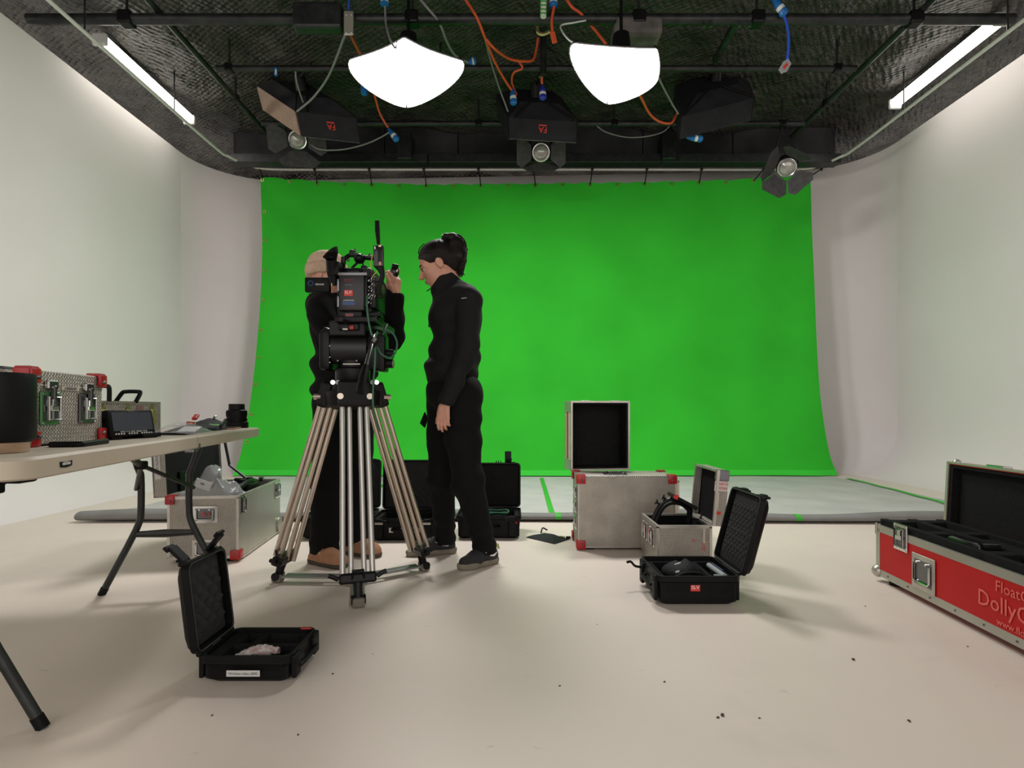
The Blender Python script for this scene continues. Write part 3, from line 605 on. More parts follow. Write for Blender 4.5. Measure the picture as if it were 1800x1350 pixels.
# ------------------------------------------------------------------ cases
def lidM(T, D, H, th):                             # local lid (closed) -> world
    Tm = Matrix.Translation((0, D/2, H)) @ Matrix.Rotation(-th, 4, 'X') @ Matrix.Translation((0, -D/2, -H))
    return T @ Tm
def eggcrate(mb, w, d, z, amp, px, sgn=-1, n=None):
    nu, nv = int(w/px*5), int(d/px*5)
    def fn(u, v):
        x = (u-0.5)*w; y = (v-0.5)*d
        e = min(1, 6*min(u, 1-u), 6*min(v, 1-v))
        return Vector((x, y, z+sgn*(amp*(0.5+0.5*math.sin(2*PI*x/px)*math.sin(2*PI*y/px))*e)))
    mb.grid(fn, nu, nv)
def hard_case(label, loc, rz, Wd, D, H, HL, th, pockets=(), latch_open=(-1.6, -1.6), group=None, egg=0.035, foam_top=0.012, ribs=True, flat_lid=False):
    t = thing('hard_case', label, 'hard case', loc, rz, group); T = RM[t.name]
    rr = 0.028; wl = 0.007
    mb = MB(T)
    mb.loft([rrect(Wd-0.06, D-0.06, rr*0.7, 0.0), rrect(Wd-0.03, D-0.03, rr, 0.012), rrect(Wd-0.02, D-0.02, rr, H*0.55), rrect(Wd-0.014, D-0.014, rr, H-0.03), rrect(Wd, D, rr, H-0.024), rrect(Wd, D, rr, H),
             rrect(Wd-0.02, D-0.02, rr*0.8, H), rrect(Wd-0.024, D-0.024, rr*0.8, 0.014)], True, True)
    mb.build('base_shell', blk, t, smooth=True, angle=35)
    if ribs:
        for x in (-Wd*0.36, Wd*0.36):
            for s in (-1, 1):
                MB(T).b2((x-0.022, s*D/2-0.010, 0.016), (x+0.022, s*D/2+0.006, H-0.003), 0.005).build('rib', blk, t)
    # foam insert with pockets cut out
    fz0, fz1 = 0.016, H-foam_top; iw, idp = Wd-0.028, D-0.028
    xs = sorted(set([-iw/2, iw/2]+[v for p in pockets for v in (p[0]*iw/2, p[1]*iw/2)]))
    ys = sorted(set([-idp/2, idp/2]+[v for p in pockets for v in (p[2]*idp/2, p[3]*idp/2)]))
    mb = MB(T)
    for i in range(len(xs)-1):
        for j in range(len(ys)-1):
            cx, cy = (xs[i]+xs[i+1])/2, (ys[j]+ys[j+1])/2
            hole = any(p[0]*iw/2 < cx < p[1]*iw/2 and p[2]*idp/2 < cy < p[3]*idp/2 for p in pockets)
            mb.b2((xs[i], ys[j], fz0), (xs[i+1], ys[j+1], fz0+0.012 if hole else fz1))
    mb.build('foam_insert', blk_foam, t)
    ML = lidM(T, D, H, th)
    mb = MB(ML); z0 = H+0.001
    mb.loft([rrect(Wd-0.024, D-0.024, rr*0.8, z0+HL-0.012), rrect(Wd-0.02, D-0.02, rr*0.8, z0), rrect(Wd, D, rr, z0), rrect(Wd, D, rr, z0+0.022), rrect(Wd-0.014, D-0.014, rr, z0+0.028), rrect(Wd-0.02, D-0.02, rr, z0+HL-0.014), rrect(Wd-0.05, D-0.05, rr, z0+HL)], True, True)
    mb.build('lid_shell', blk, t, smooth=True, angle=35)
    mb = MB(ML)
    if flat_lid: mb.b2((-iw/2, -idp/2, z0+0.006), (iw/2, idp/2, z0+HL-0.014), 0.006)
    else: eggcrate(mb, iw, idp, z0+0.024, 0.024, egg)
    mb.build('lid_foam', blk_foam if flat_lid else egg_foam, t, smooth=True, angle=80)
    mb = MB(ML); mb.tube(rrect(Wd-0.011, D-0.011, rr*0.9, z0), 0.0025, 5, closed=True); mb.build('seal', mat('grey_seal', (0.03, 0.03, 0.03), 0.5), t)
    for li, x in enumerate((-Wd*0.30, Wd*0.30)):
        MB(T).cyl((x-0.035, D/2+0.006, H), (x+0.035, D/2+0.006, H), 0.008, n=10).build('hinge', blk, t, smooth=True)
        # latch on the lid front, flipped open
        q = ML @ Matrix.Translation((x, -D/2-0.004, H+0.03)) @ Matrix.Rotation(latch_open[li], 4, 'X')
        ll = 0.07 if abs(latch_open[li]) < 2.6 else 0.028; l = MB(q); l.b2((-0.020, -0.007, -ll+0.01), (0.020, 0.004, 0.004), 0.003); l.b2((-0.023, -0.014, -ll), (0.023, -0.003, -ll+0.02), 0.003); l.build('latch', blk, t)
        MB(T).b2((x-0.026, -D/2-0.012, H-0.034), (x+0.026, -D/2+0.004, H-0.008), 0.004).build('latch_keeper', blk, t)
    mb = MB(T); mb.tube(crom([(-0.065, -D/2+0.004, H*0.55), (-0.06, -D/2-0.011, H*0.5), (0.06, -D/2-0.011, H*0.5), (0.065, -D/2+0.004, H*0.55)], 4), 0.0085, 8); mb.build('handle', blk, t, smooth=True)
    if ribs:
        for x in (-Wd*0.36, Wd*0.36): MB(ML).b2((x-0.022, -D/2-0.004, H+0.004), (x+0.022, -D/2+0.01, H+HL-0.012), 0.005).build('rib', blk, t)
    return t, T, ML
HP2 = PI/2
# small open case, nearest the folding table: hinge on its left
t, T, ML = hard_case('small open black hard case with wrapped gear, below the folding table', (-0.803, 1.825, 0), HP2, 0.23, 0.28, 0.088, 0.048, math.radians(97),
    pockets=((-0.9, -0.06, -0.92, 0.72), (0.12, 0.9, -0.92, 0.1), (0.12, 0.9, 0.28, 0.62)), egg=0.056, latch_open=(-2.25, -0.75))
MB(T).b2((-0.1165, -0.045, 0.028), (-0.1135, 0.055, 0.046)).build('name_strip', paper, t)
text('Wireless video (888)', 0.0105, grey_print, t, T @ Vector((-0.117, 0.005, 0.037)), T.to_3x3() @ Vector((0, -1, 0)), (0, 0, 1))
MB(T).b2((0.092, -0.125, 0.088), (0.108, -0.09, 0.093), 0.002).build('red_tag', red_plastic, t)
wp = thing('wrapped_device', 'small device in red and silver wrap lying in the small open case', 'device', T @ Vector((-0.055, -0.03, 0.03)))
def wrapfn(u, v):
    x = lerp(-0.085, 0.01, v); y = lerp(0.06, -0.075, u); r = 0.022*(0.5+0.5*math.sin(PI*min(1, u*1.15)))
    return T @ Vector((-0.05+0.02*math.sin(3*u)+r*math.cos(v*2*PI), y, 0.055+0.022*u+r*math.sin(v*2*PI)+0.002*math.sin(40*u+9*v)))
MB().grid(wrapfn, 18, 16).build('wrap', foil, wp, smooth=True)
MB(T).tube([(-0.05, 0.075, 0.05), (-0.05, 0.02, 0.056), (-0.04, -0.02, 0.07)], 0.009, 8).build('device', blk_gloss, wp, smooth=True)
# SLV case, hinge on its right
t, T, ML = hard_case('open black hard case with tall tilted egg-crate lid and SLV sticker', (0.79, 2.565, 0), -HP2, 0.335, 0.348, 0.127, 0.052, math.radians(105),
    pockets=((-0.86, 0.86, -0.80, 0.38), (-0.86, 0.86, 0.5, 0.86)), egg=0.036, latch_open=(-2.95, -2.95), foam_top=0.02)
R3 = T.to_3x3()
MB(T).b2((0.1585, -0.035, 0.062), (0.1605, 0.005, 0.088)).build('sticker', red_print, t)
text('SLV', 0.022, white_print, t, T @ Vector((0.161, -0.015, 0.078)), R3 @ Vector((0, 1, 0)), (0, 0, 1))
MB(T).tube(crom([(-0.09, -0.18, 0.095), (-0.09, -0.215, 0.10), (-0.09, -0.235, 0.12), (-0.088, -0.255, 0.118)], 4), 0.006, 6, flat=1.0).build('strap', blk, t)
pz = thing('camera_pouch', 'black padded pouch with white tag inside the SLV hard case', 'pouch', T @ Vector((0, 0.03, 0.04)))
def pouchfn(u, v):
    a = u*2*PI; k = math.sin(PI*(0.03+0.94*v))**0.5
    return T @ Vector((-0.03+0.11*k*math.cos(a), -0.02+0.085*k*math.sin(a), 0.04+0.095*v+0.02*math.cos(a)*v+0.008*math.sin(3*a)*v))
MB().grid(pouchfn, 28, 12).build('bag', blk_fabric, pz, smooth=True)
MB().box(T @ Vector((0.012, -0.045, 0.136)), (0.03, 0.004, 0.012), Matrix.Rotation(-0.3, 3, 'Y') @ Matrix.Rotation(-0.5, 3, 'X')).build('white_tag', white_print, pz)
MB().box(T @ Vector((0.055, -0.06, 0.115)), (0.018, 0.004, 0.008), Matrix.Rotation(-0.3, 3, 'Y') @ Matrix.Rotation(-0.5, 3, 'X')).build('white_print', white_print, pz)
MB(T).tube(crom([(0.12, -0.1, 0.105), (0.1, -0.04, 0.122), (0.1, 0.02, 0.122), (0.12, 0.07, 0.105)], 5), 0.006, 8).build('strap', blk, pz, smooth=True)
pt = thing('plastic_tube', 'pale grey plastic tube lying by the hinge inside the SLV hard case', 'tube', T @ Vector((0.04, 0.118, 0.1)))
MB(T).tube([(-0.06, 0.118, 0.112), (0.135, 0.118, 0.118)], 0.012, 10).build('tube', mat('pale_tube', (0.35, 0.38, 0.40), 0.35), pt, smooth=True)
MB(T).tube([(-0.075, 0.14, 0.112), (0.06, 0.14, 0.116)], 0.008, 8).build('cap', mat('navy', (0.015, 0.02, 0.07), 0.4), pt, smooth=True)
MB(T).b2((0.1, 0.082, 0.1), (0.135, 0.106, 0.118), 0.003).build('wrap', film, pt)
# three cases in front of the green screen
t, T, ML = hard_case('open black hard case behind the tripod, next to the clogs', (-1.14, 3.80, 0), 0, 0.44, 0.34, 0.143, 0.05, math.radians(95), pockets=((-0.85, 0.85, -0.8, 0.8),))
MB(T).b2((0.0, -0.171, 0.10), (0.0+0.05, -0.168, 0.118)).build('latch_plate', alu, t)
t, T, ML = hard_case('open black hard case with grey stickers, between tripod and ponytailed person', (-0.685, 3.75, 0), 0, 0.42, 0.34, 0.143, 0.05, math.radians(95), pockets=((-0.85, 0.85, -0.8, 0.8),), egg=0.05)
for x in (-0.15, 0.15): MB(T).b2((x-0.025, -0.186, 0.108), (x+0.025, -0.183, 0.121)).build('latch_plate', alu, t)
MB(T).b2((-0.09, -0.168, 0.055), (-0.062, -0.164, 0.085)).build('sticker', paper, t)
MB(T).b2((-0.015, -0.168, 0.058), (0.13, -0.164, 0.085)).build('sticker', mat('grey_label', (0.25, 0.25, 0.25), 0.6), t)
text('MONITOR SLV', 0.016, grey_print, t, T @ Vector((0.055, -0.169, 0.071)), (1, 0, 0), (0, 0, 1))
t, T, ML = hard_case('open black hard case with flat lid foam and one raised latch', (-0.15, 3.80, 0), 0, 0.42, 0.31, 0.15, 0.05, math.radians(94), pockets=((-0.85, 0.1, -0.8, 0.8), (0.2, 0.85, -0.8, 0.8)), flat_lid=True, latch_open=(-0.2, -0.2))
MB(ML).b2((0.10, -0.235, 0.165), (0.145, -0.15, 0.18), 0.005).build('tall_latch', blk_metal, t)
for x in (-0.14, -0.12, -0.1, 0.04, 0.055, 0.07): MB(ML).b2((x-0.003, -0.168, 0.165), (x+0.003, -0.15, 0.19)).build('rib', blk, t)
MB(T).sphere((0.175, -0.148, 0.105), 0.009, 8, 6).build('red_mark', red_plastic, t)
cc = thing('coiled_cable', 'green and black coiled cables inside the flat-lidded hard case', 'cable', T @ Vector((0, 0, 0.05)))
for k, (m_, zz) in enumerate(((greencable, 0.135), (blk, 0.142), (greencable, 0.15))):
    MB(T).tube([Vector((0.055+0.06*math.cos(a)*(1+0.1*k), 0.0+0.07*math.sin(a), zz+0.004*math.sin(3*a))) for a in [2*PI*q/24 for q in range(24)]], 0.006, 6, closed=True).build('coil', m_, cc, smooth=True)

# ---- aluminium flight cases
def open_box(mb, w, d, z0, z1, th=0.008):
    mb.b2((-w/2, -d/2, z0), (w/2, d/2, z0+th))
    for s in (-1, 1):
        mb.b2((-w/2, s*d/2-(th if s > 0 else 0), z0+th), (w/2, s*d/2+(0 if s > 0 else th), z1))
        mb.b2((s*w/2-(th if s > 0 else 0), -d/2+th, z0+th), (s*w/2+(0 if s > 0 else th), d/2-th, z1))
def edges(T, t, w, d, z0, z1, m, wd=0.016, open_top=True, name='edge_trim', off=0.0015):
    mb = MB(T); e = off
    for z in (z0, z1):
        for s in (-1, 1):
            mb.b2((-w/2-e, s*(d/2+e)-(wd if s > 0 else 0), z-(wd if z == z1 else e)), (w/2+e, s*(d/2+e)+(0 if s > 0 else wd), z+(e if z == z1 else wd)))if z == z0 or not open_top else mb.b2((-w/2-e, s*(d/2+e)-(0.012 if s > 0 else 0), z-wd), (w/2+e, s*(d/2+e)+(0 if s > 0 else 0.012), z+e))
            mb.b2((s*(w/2+e)-(0.012 if s > 0 else 0), -d/2+0.012, z-(wd if z == z1 else e)), (s*(w/2+e)+(0 if s > 0 else 0.012), d/2-0.012, z+(e if z == z1 else wd)))
    for sx in (-1, 1):
        for sy in (-1, 1): mb.box((sx*(w/2+e-wd/2), sy*(d/2+e-wd/2), (z0+z1)/2), (wd, wd, z1-z0-wd))
    return mb.build(name, m, t)
def corner(T, t, c, sz, m, sg):                    # one moulded corner guard
    mb = MB(T); c = Vector(c); s = Vector(sg)
    for ax in range(3):
        o = [sz*0.5, sz*0.5, sz*0.5]; o[ax] = 0.005
        d = Vector([0.0 if k == ax else -s[k]*(sz/2-0.004) for k in range(3)])
        mb.box(c+d+Vector([s[k]*0.003 if k == ax else 0 for k in range(3)]), (o[0]*2, o[1]*2, o[2]*2) if ax == -1 else tuple(2*o[k] if k != ax else 0.010 for k in range(3)), None, 0.004, 2)
    o = mb.build('corner', m, t, smooth=True, angle=30)
    f = c+Vector((-s.x*sz*0.5, s.y*0.009, -s.z*sz*0.5)); MB(T).sphere(f, 0.006, 8, 6).build('rivet', dark_chrome, o)
    return o
def butterfly(T, t, c, u, v, n, w=0.085, h=0.10, m=chrome, green=False):   # recessed latch dish with twist key; u right, v up, n outward
    c, u, v, n = Vector(c), Vector(u), Vector(v), Vector(n); R = Matrix((u, v, n)).transposed()
    p = MB(T); p.box(c+n*0.002, (w, h, 0.004), R, 0.0018, 1); plate = p.build('latch', m, t)
    MB(T).box(c+n*0.0035, (w*0.78, h*0.78, 0.003), R).build('dish', dark_chrome, plate)
    MB(T).tube([c+n*0.012+u*a*w*0.30+v*b*h*0.34 for a, b in ((-1, 1), (1, 1), (1, -1), (-1, -1))], 0.0035, 6, closed=True).build('bail', chrome, plate)
    k = MB(T); k.box(c+n*0.012, (w*0.42, h*0.16, 0.006), R, 0.002); k.box(c+n*0.009+v*h*0.12, (w*0.2, h*0.34, 0.008), R, 0.002); k.build('key', chrome, plate)
    for a in (-1, 1):
        for b in (-1, 1): MB(T).sphere(c+u*a*w*0.44+v*b*h*0.44+n*0.005, 0.003, 6, 4).build('rivet', chrome, plate)
    return plate
def pull_handle(T, t, c, u, v, n, w=0.11, h=0.09, m=chrome, inner=dark_chrome):
    c, u, v, n = Vector(c), Vector(u), Vector(v), Vector(n); R = Matrix((u, v, n)).transposed()
    plate = MB(T).box(c+n*0.002, (w, h, 0.005), R, 0.002, 1).build('handle', m, t)
    MB(T).box(c+n*0.004, (w*0.76, h*0.7, 0.003), R).build('dish', inner, plate)
    MB(T).tube([c+n*0.010+u*a*w*0.33+v*b*h*0.28 for a, b in ((-1, 0.9), (-1, -0.8), (-0.8, -1), (0.8, -1), (1, -0.8), (1, 0.9))], 0.005, 6).build('grip', chrome, plate, smooth=True)
    for k in (-0.2, 0.2): MB(T).cyl(c+n*0.005+u*k*w+v*h*0.28, c+n*0.014+u*k*w+v*h*0.28, 0.005, n=8).build('pin', chrome, plate)
    return plate
X_, Y_, Z_ = Vector((1, 0, 0)), Vector((0, 1, 0)), Vector((0, 0, 1))
# trolley case under the table
WL, DL = 0.365, 0.765
rz = math.radians(6.4); c0 = Vector((-1.49, 3.10, 0)); ux = Vector((math.cos(rz), math.sin(rz), 0)); uy = Vector((-math.sin(rz), math.cos(rz), 0))
loc = c0-ux*WL/2+uy*DL/2
t = thing('trolley_case', 'open aluminium trolley case with wheels and red corners under the folding table', 'flight case', loc, rz); T = RM[t.name]; H0, H1 = 0.022, 0.36
mb = MB(T); open_box(mb, WL, DL, H0, H1); mb.build('body', alu_panel, t)
MB(T).b2((WL/2, -DL/2+0.01, H0+0.01), (WL/2+0.002, DL/2-0.01, H1-0.01)).build('side_panel', alu_smooth, t)
edges(T, t, WL, DL, H0, H1, alu, 0.014)
mb = MB(T); mb.b2((-WL/2+0.009, -DL/2+0.009, 0.03), (WL/2-0.009, DL/2-0.009, 0.25)); mb.build('foam_insert', blk_foam, t)
pull_handle(T, t, (0.01, -DL/2, 0.262), X_, Z_, -Y_, 0.13, 0.095); pull_handle(T, t, (0.015, -DL/2, 0.075), X_, Z_, -Y_, 0.145, 0.105, alu, dark_chrome)
text('SLV', 0.03, red_print, t, T @ Vector((0.02, -DL/2-0.016, 0.265)), ux, Z_)
butterfly(T, t, (WL/2+0.002, -DL/2+0.06, 0.305), Y_, Z_, X_, 0.06, 0.1, dark_chrome); butterfly(T, t, (WL/2+0.002, DL/2-0.07, 0.295), Y_, Z_, X_, 0.10, 0.11)
corner(T, t, (WL/2+0.004, -DL/2-0.004, H0-0.002), 0.05, red_plastic, (1, -1, -1)); corner(T, t, (-WL/2-0.004, -DL/2-0.004, H1), 0.045, red_plastic, (-1, -1, 1))
for x in (-WL/2+0.04, WL/2-0.04):
    MB(T).cyl((x-0.012, DL/2-0.01, 0.034), (x+0.012, DL/2-0.01, 0.034), 0.034, n=20).build('wheel', blk, t, smooth=True)
MB(T).lathe([(0.034, 0), (0.05, 0.002), (0.05, 0.012), (0.02, 0.014)], (WL/2+0.001, DL/2-0.035, 0.06), Matrix.Rotation(PI/2, 3, 'Y'), 20).build('wheel_guard', alu_smooth, t, smooth=True)
for x in (-0.12, 0.12): MB(T).b2((x-0.03, -DL/2+0.02, 0.0), (x+0.03, -DL/2+0.07, H0), 0.004).build('foot', blk, t)
MB(T).b2((WL/2-0.02, -DL/2+0.05, 0.008), (WL/2+0.006, DL/2-0.06, 0.021)).build('skid_rail', alu, t)
# lid stands open on the side by the wall
LW, LT = 0.37, 0.065; TL = T @ Matrix.Translation((-WL/2-0.005, 0, H1-0.002)) @ Matrix.Rotation(math.radians(-3), 4, 'Y')
mb = MB(TL); mb.b2((-LT, -DL/2, 0), (-LT+0.008, DL/2, LW))
for s in (-1, 1): mb.b2((-LT, s*DL/2-(0.008 if s > 0 else 0), 0), (0, s*DL/2+(0 if s > 0 else 0.008), LW))
mb.b2((-LT, -DL/2, 0), (0, DL/2, 0.008)); mb.b2((-LT, -DL/2, LW-0.008), (0, DL/2, LW)); mb.build('lid', alu_panel, t)
MB(TL).b2((-LT+0.009, -DL/2+0.009, 0.009), (-0.012, DL/2-0.009, LW-0.009)).build('lid_foam', blk_foam, t)
MB(TL).b2((-0.012, -0.22, 0.01), (0.004, -0.08, 0.12), 0.004).build('lid_pocket', blk, t)
for k in range(4): MB(TL).b2((0.004, -0.16, 0.03+k*0.02), (0.006, -0.135, 0.037+k*0.02)).build('marking', white_print, t)
MB(TL).b2((-0.052, -DL/2-0.002, 0.10), (-0.022, -DL/2, 0.30)).build('name_strip', paper, t)
text('ARRI ALEXA 35', 0.019, grey_print, t, TL @ Vector((-0.037, -DL/2-0.003, 0.19)), TL.to_3x3() @ Z_, TL.to_3x3() @ -X_)
MB(TL).b2((-0.052, -DL/2-0.003, 0.285), (-0.022, -DL/2-0.0005, 0.315)).build('sticker', red_print, t)
MB(T).tube([(-WL/2+0.02, DL/2-0.03, 0.62), (-WL/2+0.05, DL/2-0.03, 0.46), (-0.02, DL/2-0.03, 0.365)], 0.010, 6).build('lid_stay', blk_paint, t)
bag = thing('plastic_bag', 'clear plastic bag bulging out of the open trolley case', 'bag', T @ Vector((0.02, -DL/2+0.13, 0.25)))
def bagfn(u, v):
    x = -0.15+0.31*u; ridge = interp([(0, 0.02), (0.2, 0.075), (0.48, 0.185), (0.6, 0.13), (0.85, 0.06), (1, 0.01)], u)
    z = 0.345+ridge*math.sin(PI*min(1, v*1.0))**0.6+0.012*math.sin(u*26+v*8)*math.sin(v*PI)+0.01*math.sin(u*11-v*15)*math.sin(v*PI)
    return T @ Vector((x, -DL/2+0.03+0.2*v+0.02*math.sin(u*15), z-0.04*(abs(2*v-1)**4)))
MB().grid(bagfn, 44, 24).build('film', film, bag, smooth=True, angle=25)
MB().box(T @ Vector((-0.045, -DL/2+0.11, 0.41)), (0.09, 0.004, 0.05), Matrix.Rotation(0.35, 3, 'Y')).build('printed_card', white_print, bag)
MB().box(T @ Vector((-0.045, -DL/2+0.1, 0.415)), (0.02, 0.004, 0.01), Matrix.Rotation(0.35, 3, 'Y')).build('print', blk, bag)
mb = MB(T); mb.tube(crom([(0.03, DL/2-0.42, 0.33), (0.06, DL/2-0.25, 0.37), (0.04, DL/2-0.1, 0.36), (-0.08, DL/2-0.08, 0.36)], 5), 0.02, 8); mb.b2((0.0, DL/2-0.3, 0.25), (0.1, DL/2-0.15, 0.365), 0.01)
g = thing('camera_bracket', 'black camera bracket with knobs packed in the trolley case', 'bracket', T @ Vector((0, DL/2-0.2, 0.25))); mb.build('arm', blk_metal, g, smooth=True)
for y in (0.1, 0.22): MB(T).cyl((0.02, DL/2-y, 0.36), (0.02, DL/2-y, 0.385), 0.02, n=12).build('knob', blk_metal, g, smooth=True)
MB(T).b2((0.07, DL/2-0.08, 0.355), (0.1, DL/2-0.05, 0.385), 0.004).build('clip', chrome, g)
MB(T).tube([(-0.1, DL/2-0.4, 0.36), (-0.06, DL/2-0.42, 0.41), (-0.02, DL/2-0.45, 0.36)], 0.009, 6).build('strap', mat('navy', (0.015, 0.02, 0.07), 0.4), g)
# big worn case with the open lid box on it
t = thing('large_case', 'large worn aluminium flight case with red corners, closed', 'flight case', (0.6775, 3.50, 0)); T = RM[t.name]; w_, d_ = 0.571, 0.28; h0, h1 = 0.015, 0.436
MB(T).b2((-w_/2, -d_/2, h0), (w_/2, d_/2, h1), 0.004, 1).build('body', alu_worn, t); edges(T, t, w_, d_, h0, h1, alu, 0.006, False)
for sx in (-1, 1):
    for sy in (-1, 1):
        for sz, z in ((-1, h0), (1, h1)): corner(T, t, (sx*(w_/2+0.004), sy*(d_/2+0.004), z+sz*0.002), 0.05, red_plastic, (sx, sy, sz))
for x in (-0.22, 0.22): MB(T).b2((x-0.03, -0.12, 0), (x+0.03, 0.12, h0), 0.003).build('foot', blk, t)
mb = MB(T)
for k in range(40): mb.sphere((-0.25+k*0.5/39, -d_/2-0.001, h1-0.002), 0.0045, 6, 4)
mb.build('rivet_strip', dark_chrome, t)
pull_handle(T, t, (-0.05, -0.03, h1+0.001), X_, Y_, Z_, 0.14, 0.09)
for k, z in enumerate((0.33, 0.24, 0.14)): butterfly(T, t, (-w_/2-0.001, -0.02, z), -Y_, Z_, -X_, 0.1, 0.075)
a8 = math.radians(8); LBc = Vector((0.38, 3.66, 0.437)); u8 = Vector((math.cos(a8), math.sin(a8), 0)); v8 = Vector((-math.sin(a8), math.cos(a8), 0))
lw, lh, ld = 0.392, 0.448, 0.17
t = thing('lid_box', 'upright open cream flight case lid lined in black, on the large worn case', 'case lid', LBc+u8*lw/2+v8*ld/2, a8); T = RM[t.name]
TB = T @ Matrix.Translation((0, 0, lh/2)) @ Matrix.Rotation(PI/2, 4, 'X')
mb = MB(TB); open_box(mb, lw, lh, -ld/2, ld/2, 0.008); mb.build('shell', cream, t); edges(TB, t, lw, lh, -ld/2, ld/2, alu, 0.016)
mb = MB(TB); open_box(mb, lw-0.017, lh-0.017, -ld/2+0.009, ld/2-0.012, 0.012); mb.build('lining', blk_foam, t)
MB(T).b2((-lw/2-0.003, -0.005, 0.04), (-lw/2, 0.025, lh-0.04)).build('red_stripe', red_plastic, t)
for z in (0.035, lh-0.035): MB(T).b2((-lw/2-0.004, -ld/2, z-0.035), (-lw/2, ld/2, z+0.035), 0.002, 1).build('corner_plate', alu, t)
for x in (-0.1, 0.1): MB(T).b2((x-0.03, -ld/2-0.003, lh-0.012), (x+0.03, -ld/2+0.02, lh+0.004), 0.002, 1).build('hinge', alu, t)
t = thing('cream_case', 'closed cream flight case standing hidden behind the large worn case', 'flight case', (0.80, 3.86, 0)); T = RM[t.name]
MB(T).b2((-0.29, -0.15, 0.012), (0.29, 0.15, 0.37), 0.004, 1).build('body', cream, t); edges(T, t, 0.58, 0.30, 0.012, 0.37, alu, 0.012, False)
for x in (-0.2, 0.2): MB(T).b2((x-0.03, -0.12, 0), (x+0.03, 0.12, 0.012)).build('foot', blk, t)
# medium case with open lid
t = thing('medium_case', 'medium embossed aluminium case with lid open, behind the SLV hard case', 'flight case', (0.883, 3.085, 0)); T = RM[t.name]; w_, d_ = 0.28, 0.345; h0, h1 = 0.012, 0.236
mb = MB(T); open_box(mb, w_, d_, h0, h1); mb.build('body', alu_panel, t); edges(T, t, w_, d_, h0, h1, alu, 0.013)
mb = MB(T); open_box(mb, w_-0.017, d_-0.017, h0+0.009, h1-0.01, 0.01); mb.build('lining', blk_foam, t)
MB(T).b2((-0.13, -0.16, 0.03), (0.13, 0.16, 0.15)).build('foam_insert', blk_foam, t)
for x in (-0.1, 0.1): MB(T).b2((x-0.02, -0.12, 0), (x+0.02, 0.12, h0)).build('foot', blk, t)
for y in (-0.08, 0.07): butterfly(T, t, (-w_/2-0.001, y, 0.16), -Y_, Z_, -X_, 0.085, 0.1)
MB(T).b2((-w_/2-0.004, -0.02, 0.15), (-w_/2-0.001, 0.01, 0.18)).build('sticker', red_print, t)
MB(T).b2((0.095, -d_/2-0.002, 0.14), (0.105, -d_/2, 0.225)).build('name_strip', cream, t)
text('SLV', 0.028, red_print, t, T @ Vector((0.098, -d_/2-0.003, 0.13)), Z_, -X_); text('V', 0.03, red_print, t, T @ Vector((0.05, -d_/2-0.002, 0.16)), Z_, -X_)
TL = T @ Matrix.Translation((w_/2+0.004, 0, h1-0.001)) @ Matrix.Rotation(math.radians(5), 4, 'Y'); LT, LW = 0.061, 0.285
mb = MB(TL); mb.b2((LT-0.008, -d_/2, 0), (LT, d_/2, LW))
for s in (-1, 1): mb.b2((0, s*d_/2-(0.008 if s > 0 else 0), 0), (LT-0.008, s*d_/2+(0 if s > 0 else 0.008), LW))
mb.b2((0, -d_/2+0.008, 0), (LT-0.008, d_/2-0.008, 0.008)); mb.b2((0, -d_/2+0.008, LW-0.008), (LT-0.008, d_/2-0.008, LW)); mb.build('lid', alu_panel, t)
mb = MB(TL)
for s in (-1, 1): mb.b2((-0.002, s*d_/2-0.007, 0), (0.012, s*d_/2+0.007, LW+0.002)); 
mb.b2((-0.002, -d_/2, LW-0.010), (0.012, d_/2, LW+0.002)); mb.b2((LT-0.012, -d_/2-0.002, LW-0.012), (LT+0.002, d_/2, LW+0.002)); mb.build('lid_trim', alu, t)
MB(TL).b2((0.035, -d_/2+0.009, 0.009), (LT-0.009, d_/2-0.009, LW-0.009)).build('lid_foam', blk_foam, t)
MB(TL).b2((-0.001, -d_/2-0.003, LW-0.05), (LT+0.003, -d_/2+0.03, LW+0.003), 0.002, 1).build('corner_plate', dark_chrome, t)
MB(TL).b2((-0.008, -d_/2-0.004, LW-0.105), (LT-0.002, -d_/2-0.001, LW-0.055)).build('sticker', mat('sticker_white', (0.62, 0.55, 0.52), 0.6), t)
R3 = TL.to_3x3()
text('CUARTO', 0.017, red_print, t, TL @ Vector((LT/2-0.004, -d_/2-0.005, LW-0.068)), R3 @ X_, R3 @ Z_); text('D STNV', 0.017, red_print, t, TL @ Vector((LT/2-0.004, -d_/2-0.005, LW-0.09)), R3 @ X_, R3 @ Z_)
MB(TL).b2((0.008, -d_/2-0.002, 0.085), (0.02, -d_/2, LW-0.115)).build('name_strip', cream, t); MB(TL).b2((0.008, -d_/2-0.003, 0.06), (0.035, -d_/2, 0.075)).build('sticker', red_print, t)
mx = thing('matte_box', 'black arched camera matte box sticking out of the medium case', 'matte box', T @ Vector((0, 0, 0.15)))
TM = T @ Matrix.Translation((-0.035, 0.0, 0.20)) @ Matrix.Rotation(math.radians(28), 4, 'Y')
def arch(sc, z0): return crom([Vector((-0.085*sc, 0, z0)), Vector((-0.088*sc, 0, 0.07*sc)), Vector((-0.06*sc, 0, 0.125*sc)), Vector((0.0, 0, 0.148*sc)), Vector((0.06*sc, 0, 0.135*sc))], 5)+[Vector((0.10*sc, 0, 0.05*sc)), Vector((0.11*sc, 0, z0))]
MB(TM).tube(arch(1, -0.02), 0.016, 8, flat=0.8).build('frame', blk_metal, mx, smooth=True)
MB(TM).tube([p+Vector((0, -0.03, 0)) for p in arch(0.92, -0.02)], 0.010, 8).build('inner_ring', blk, mx, smooth=True)
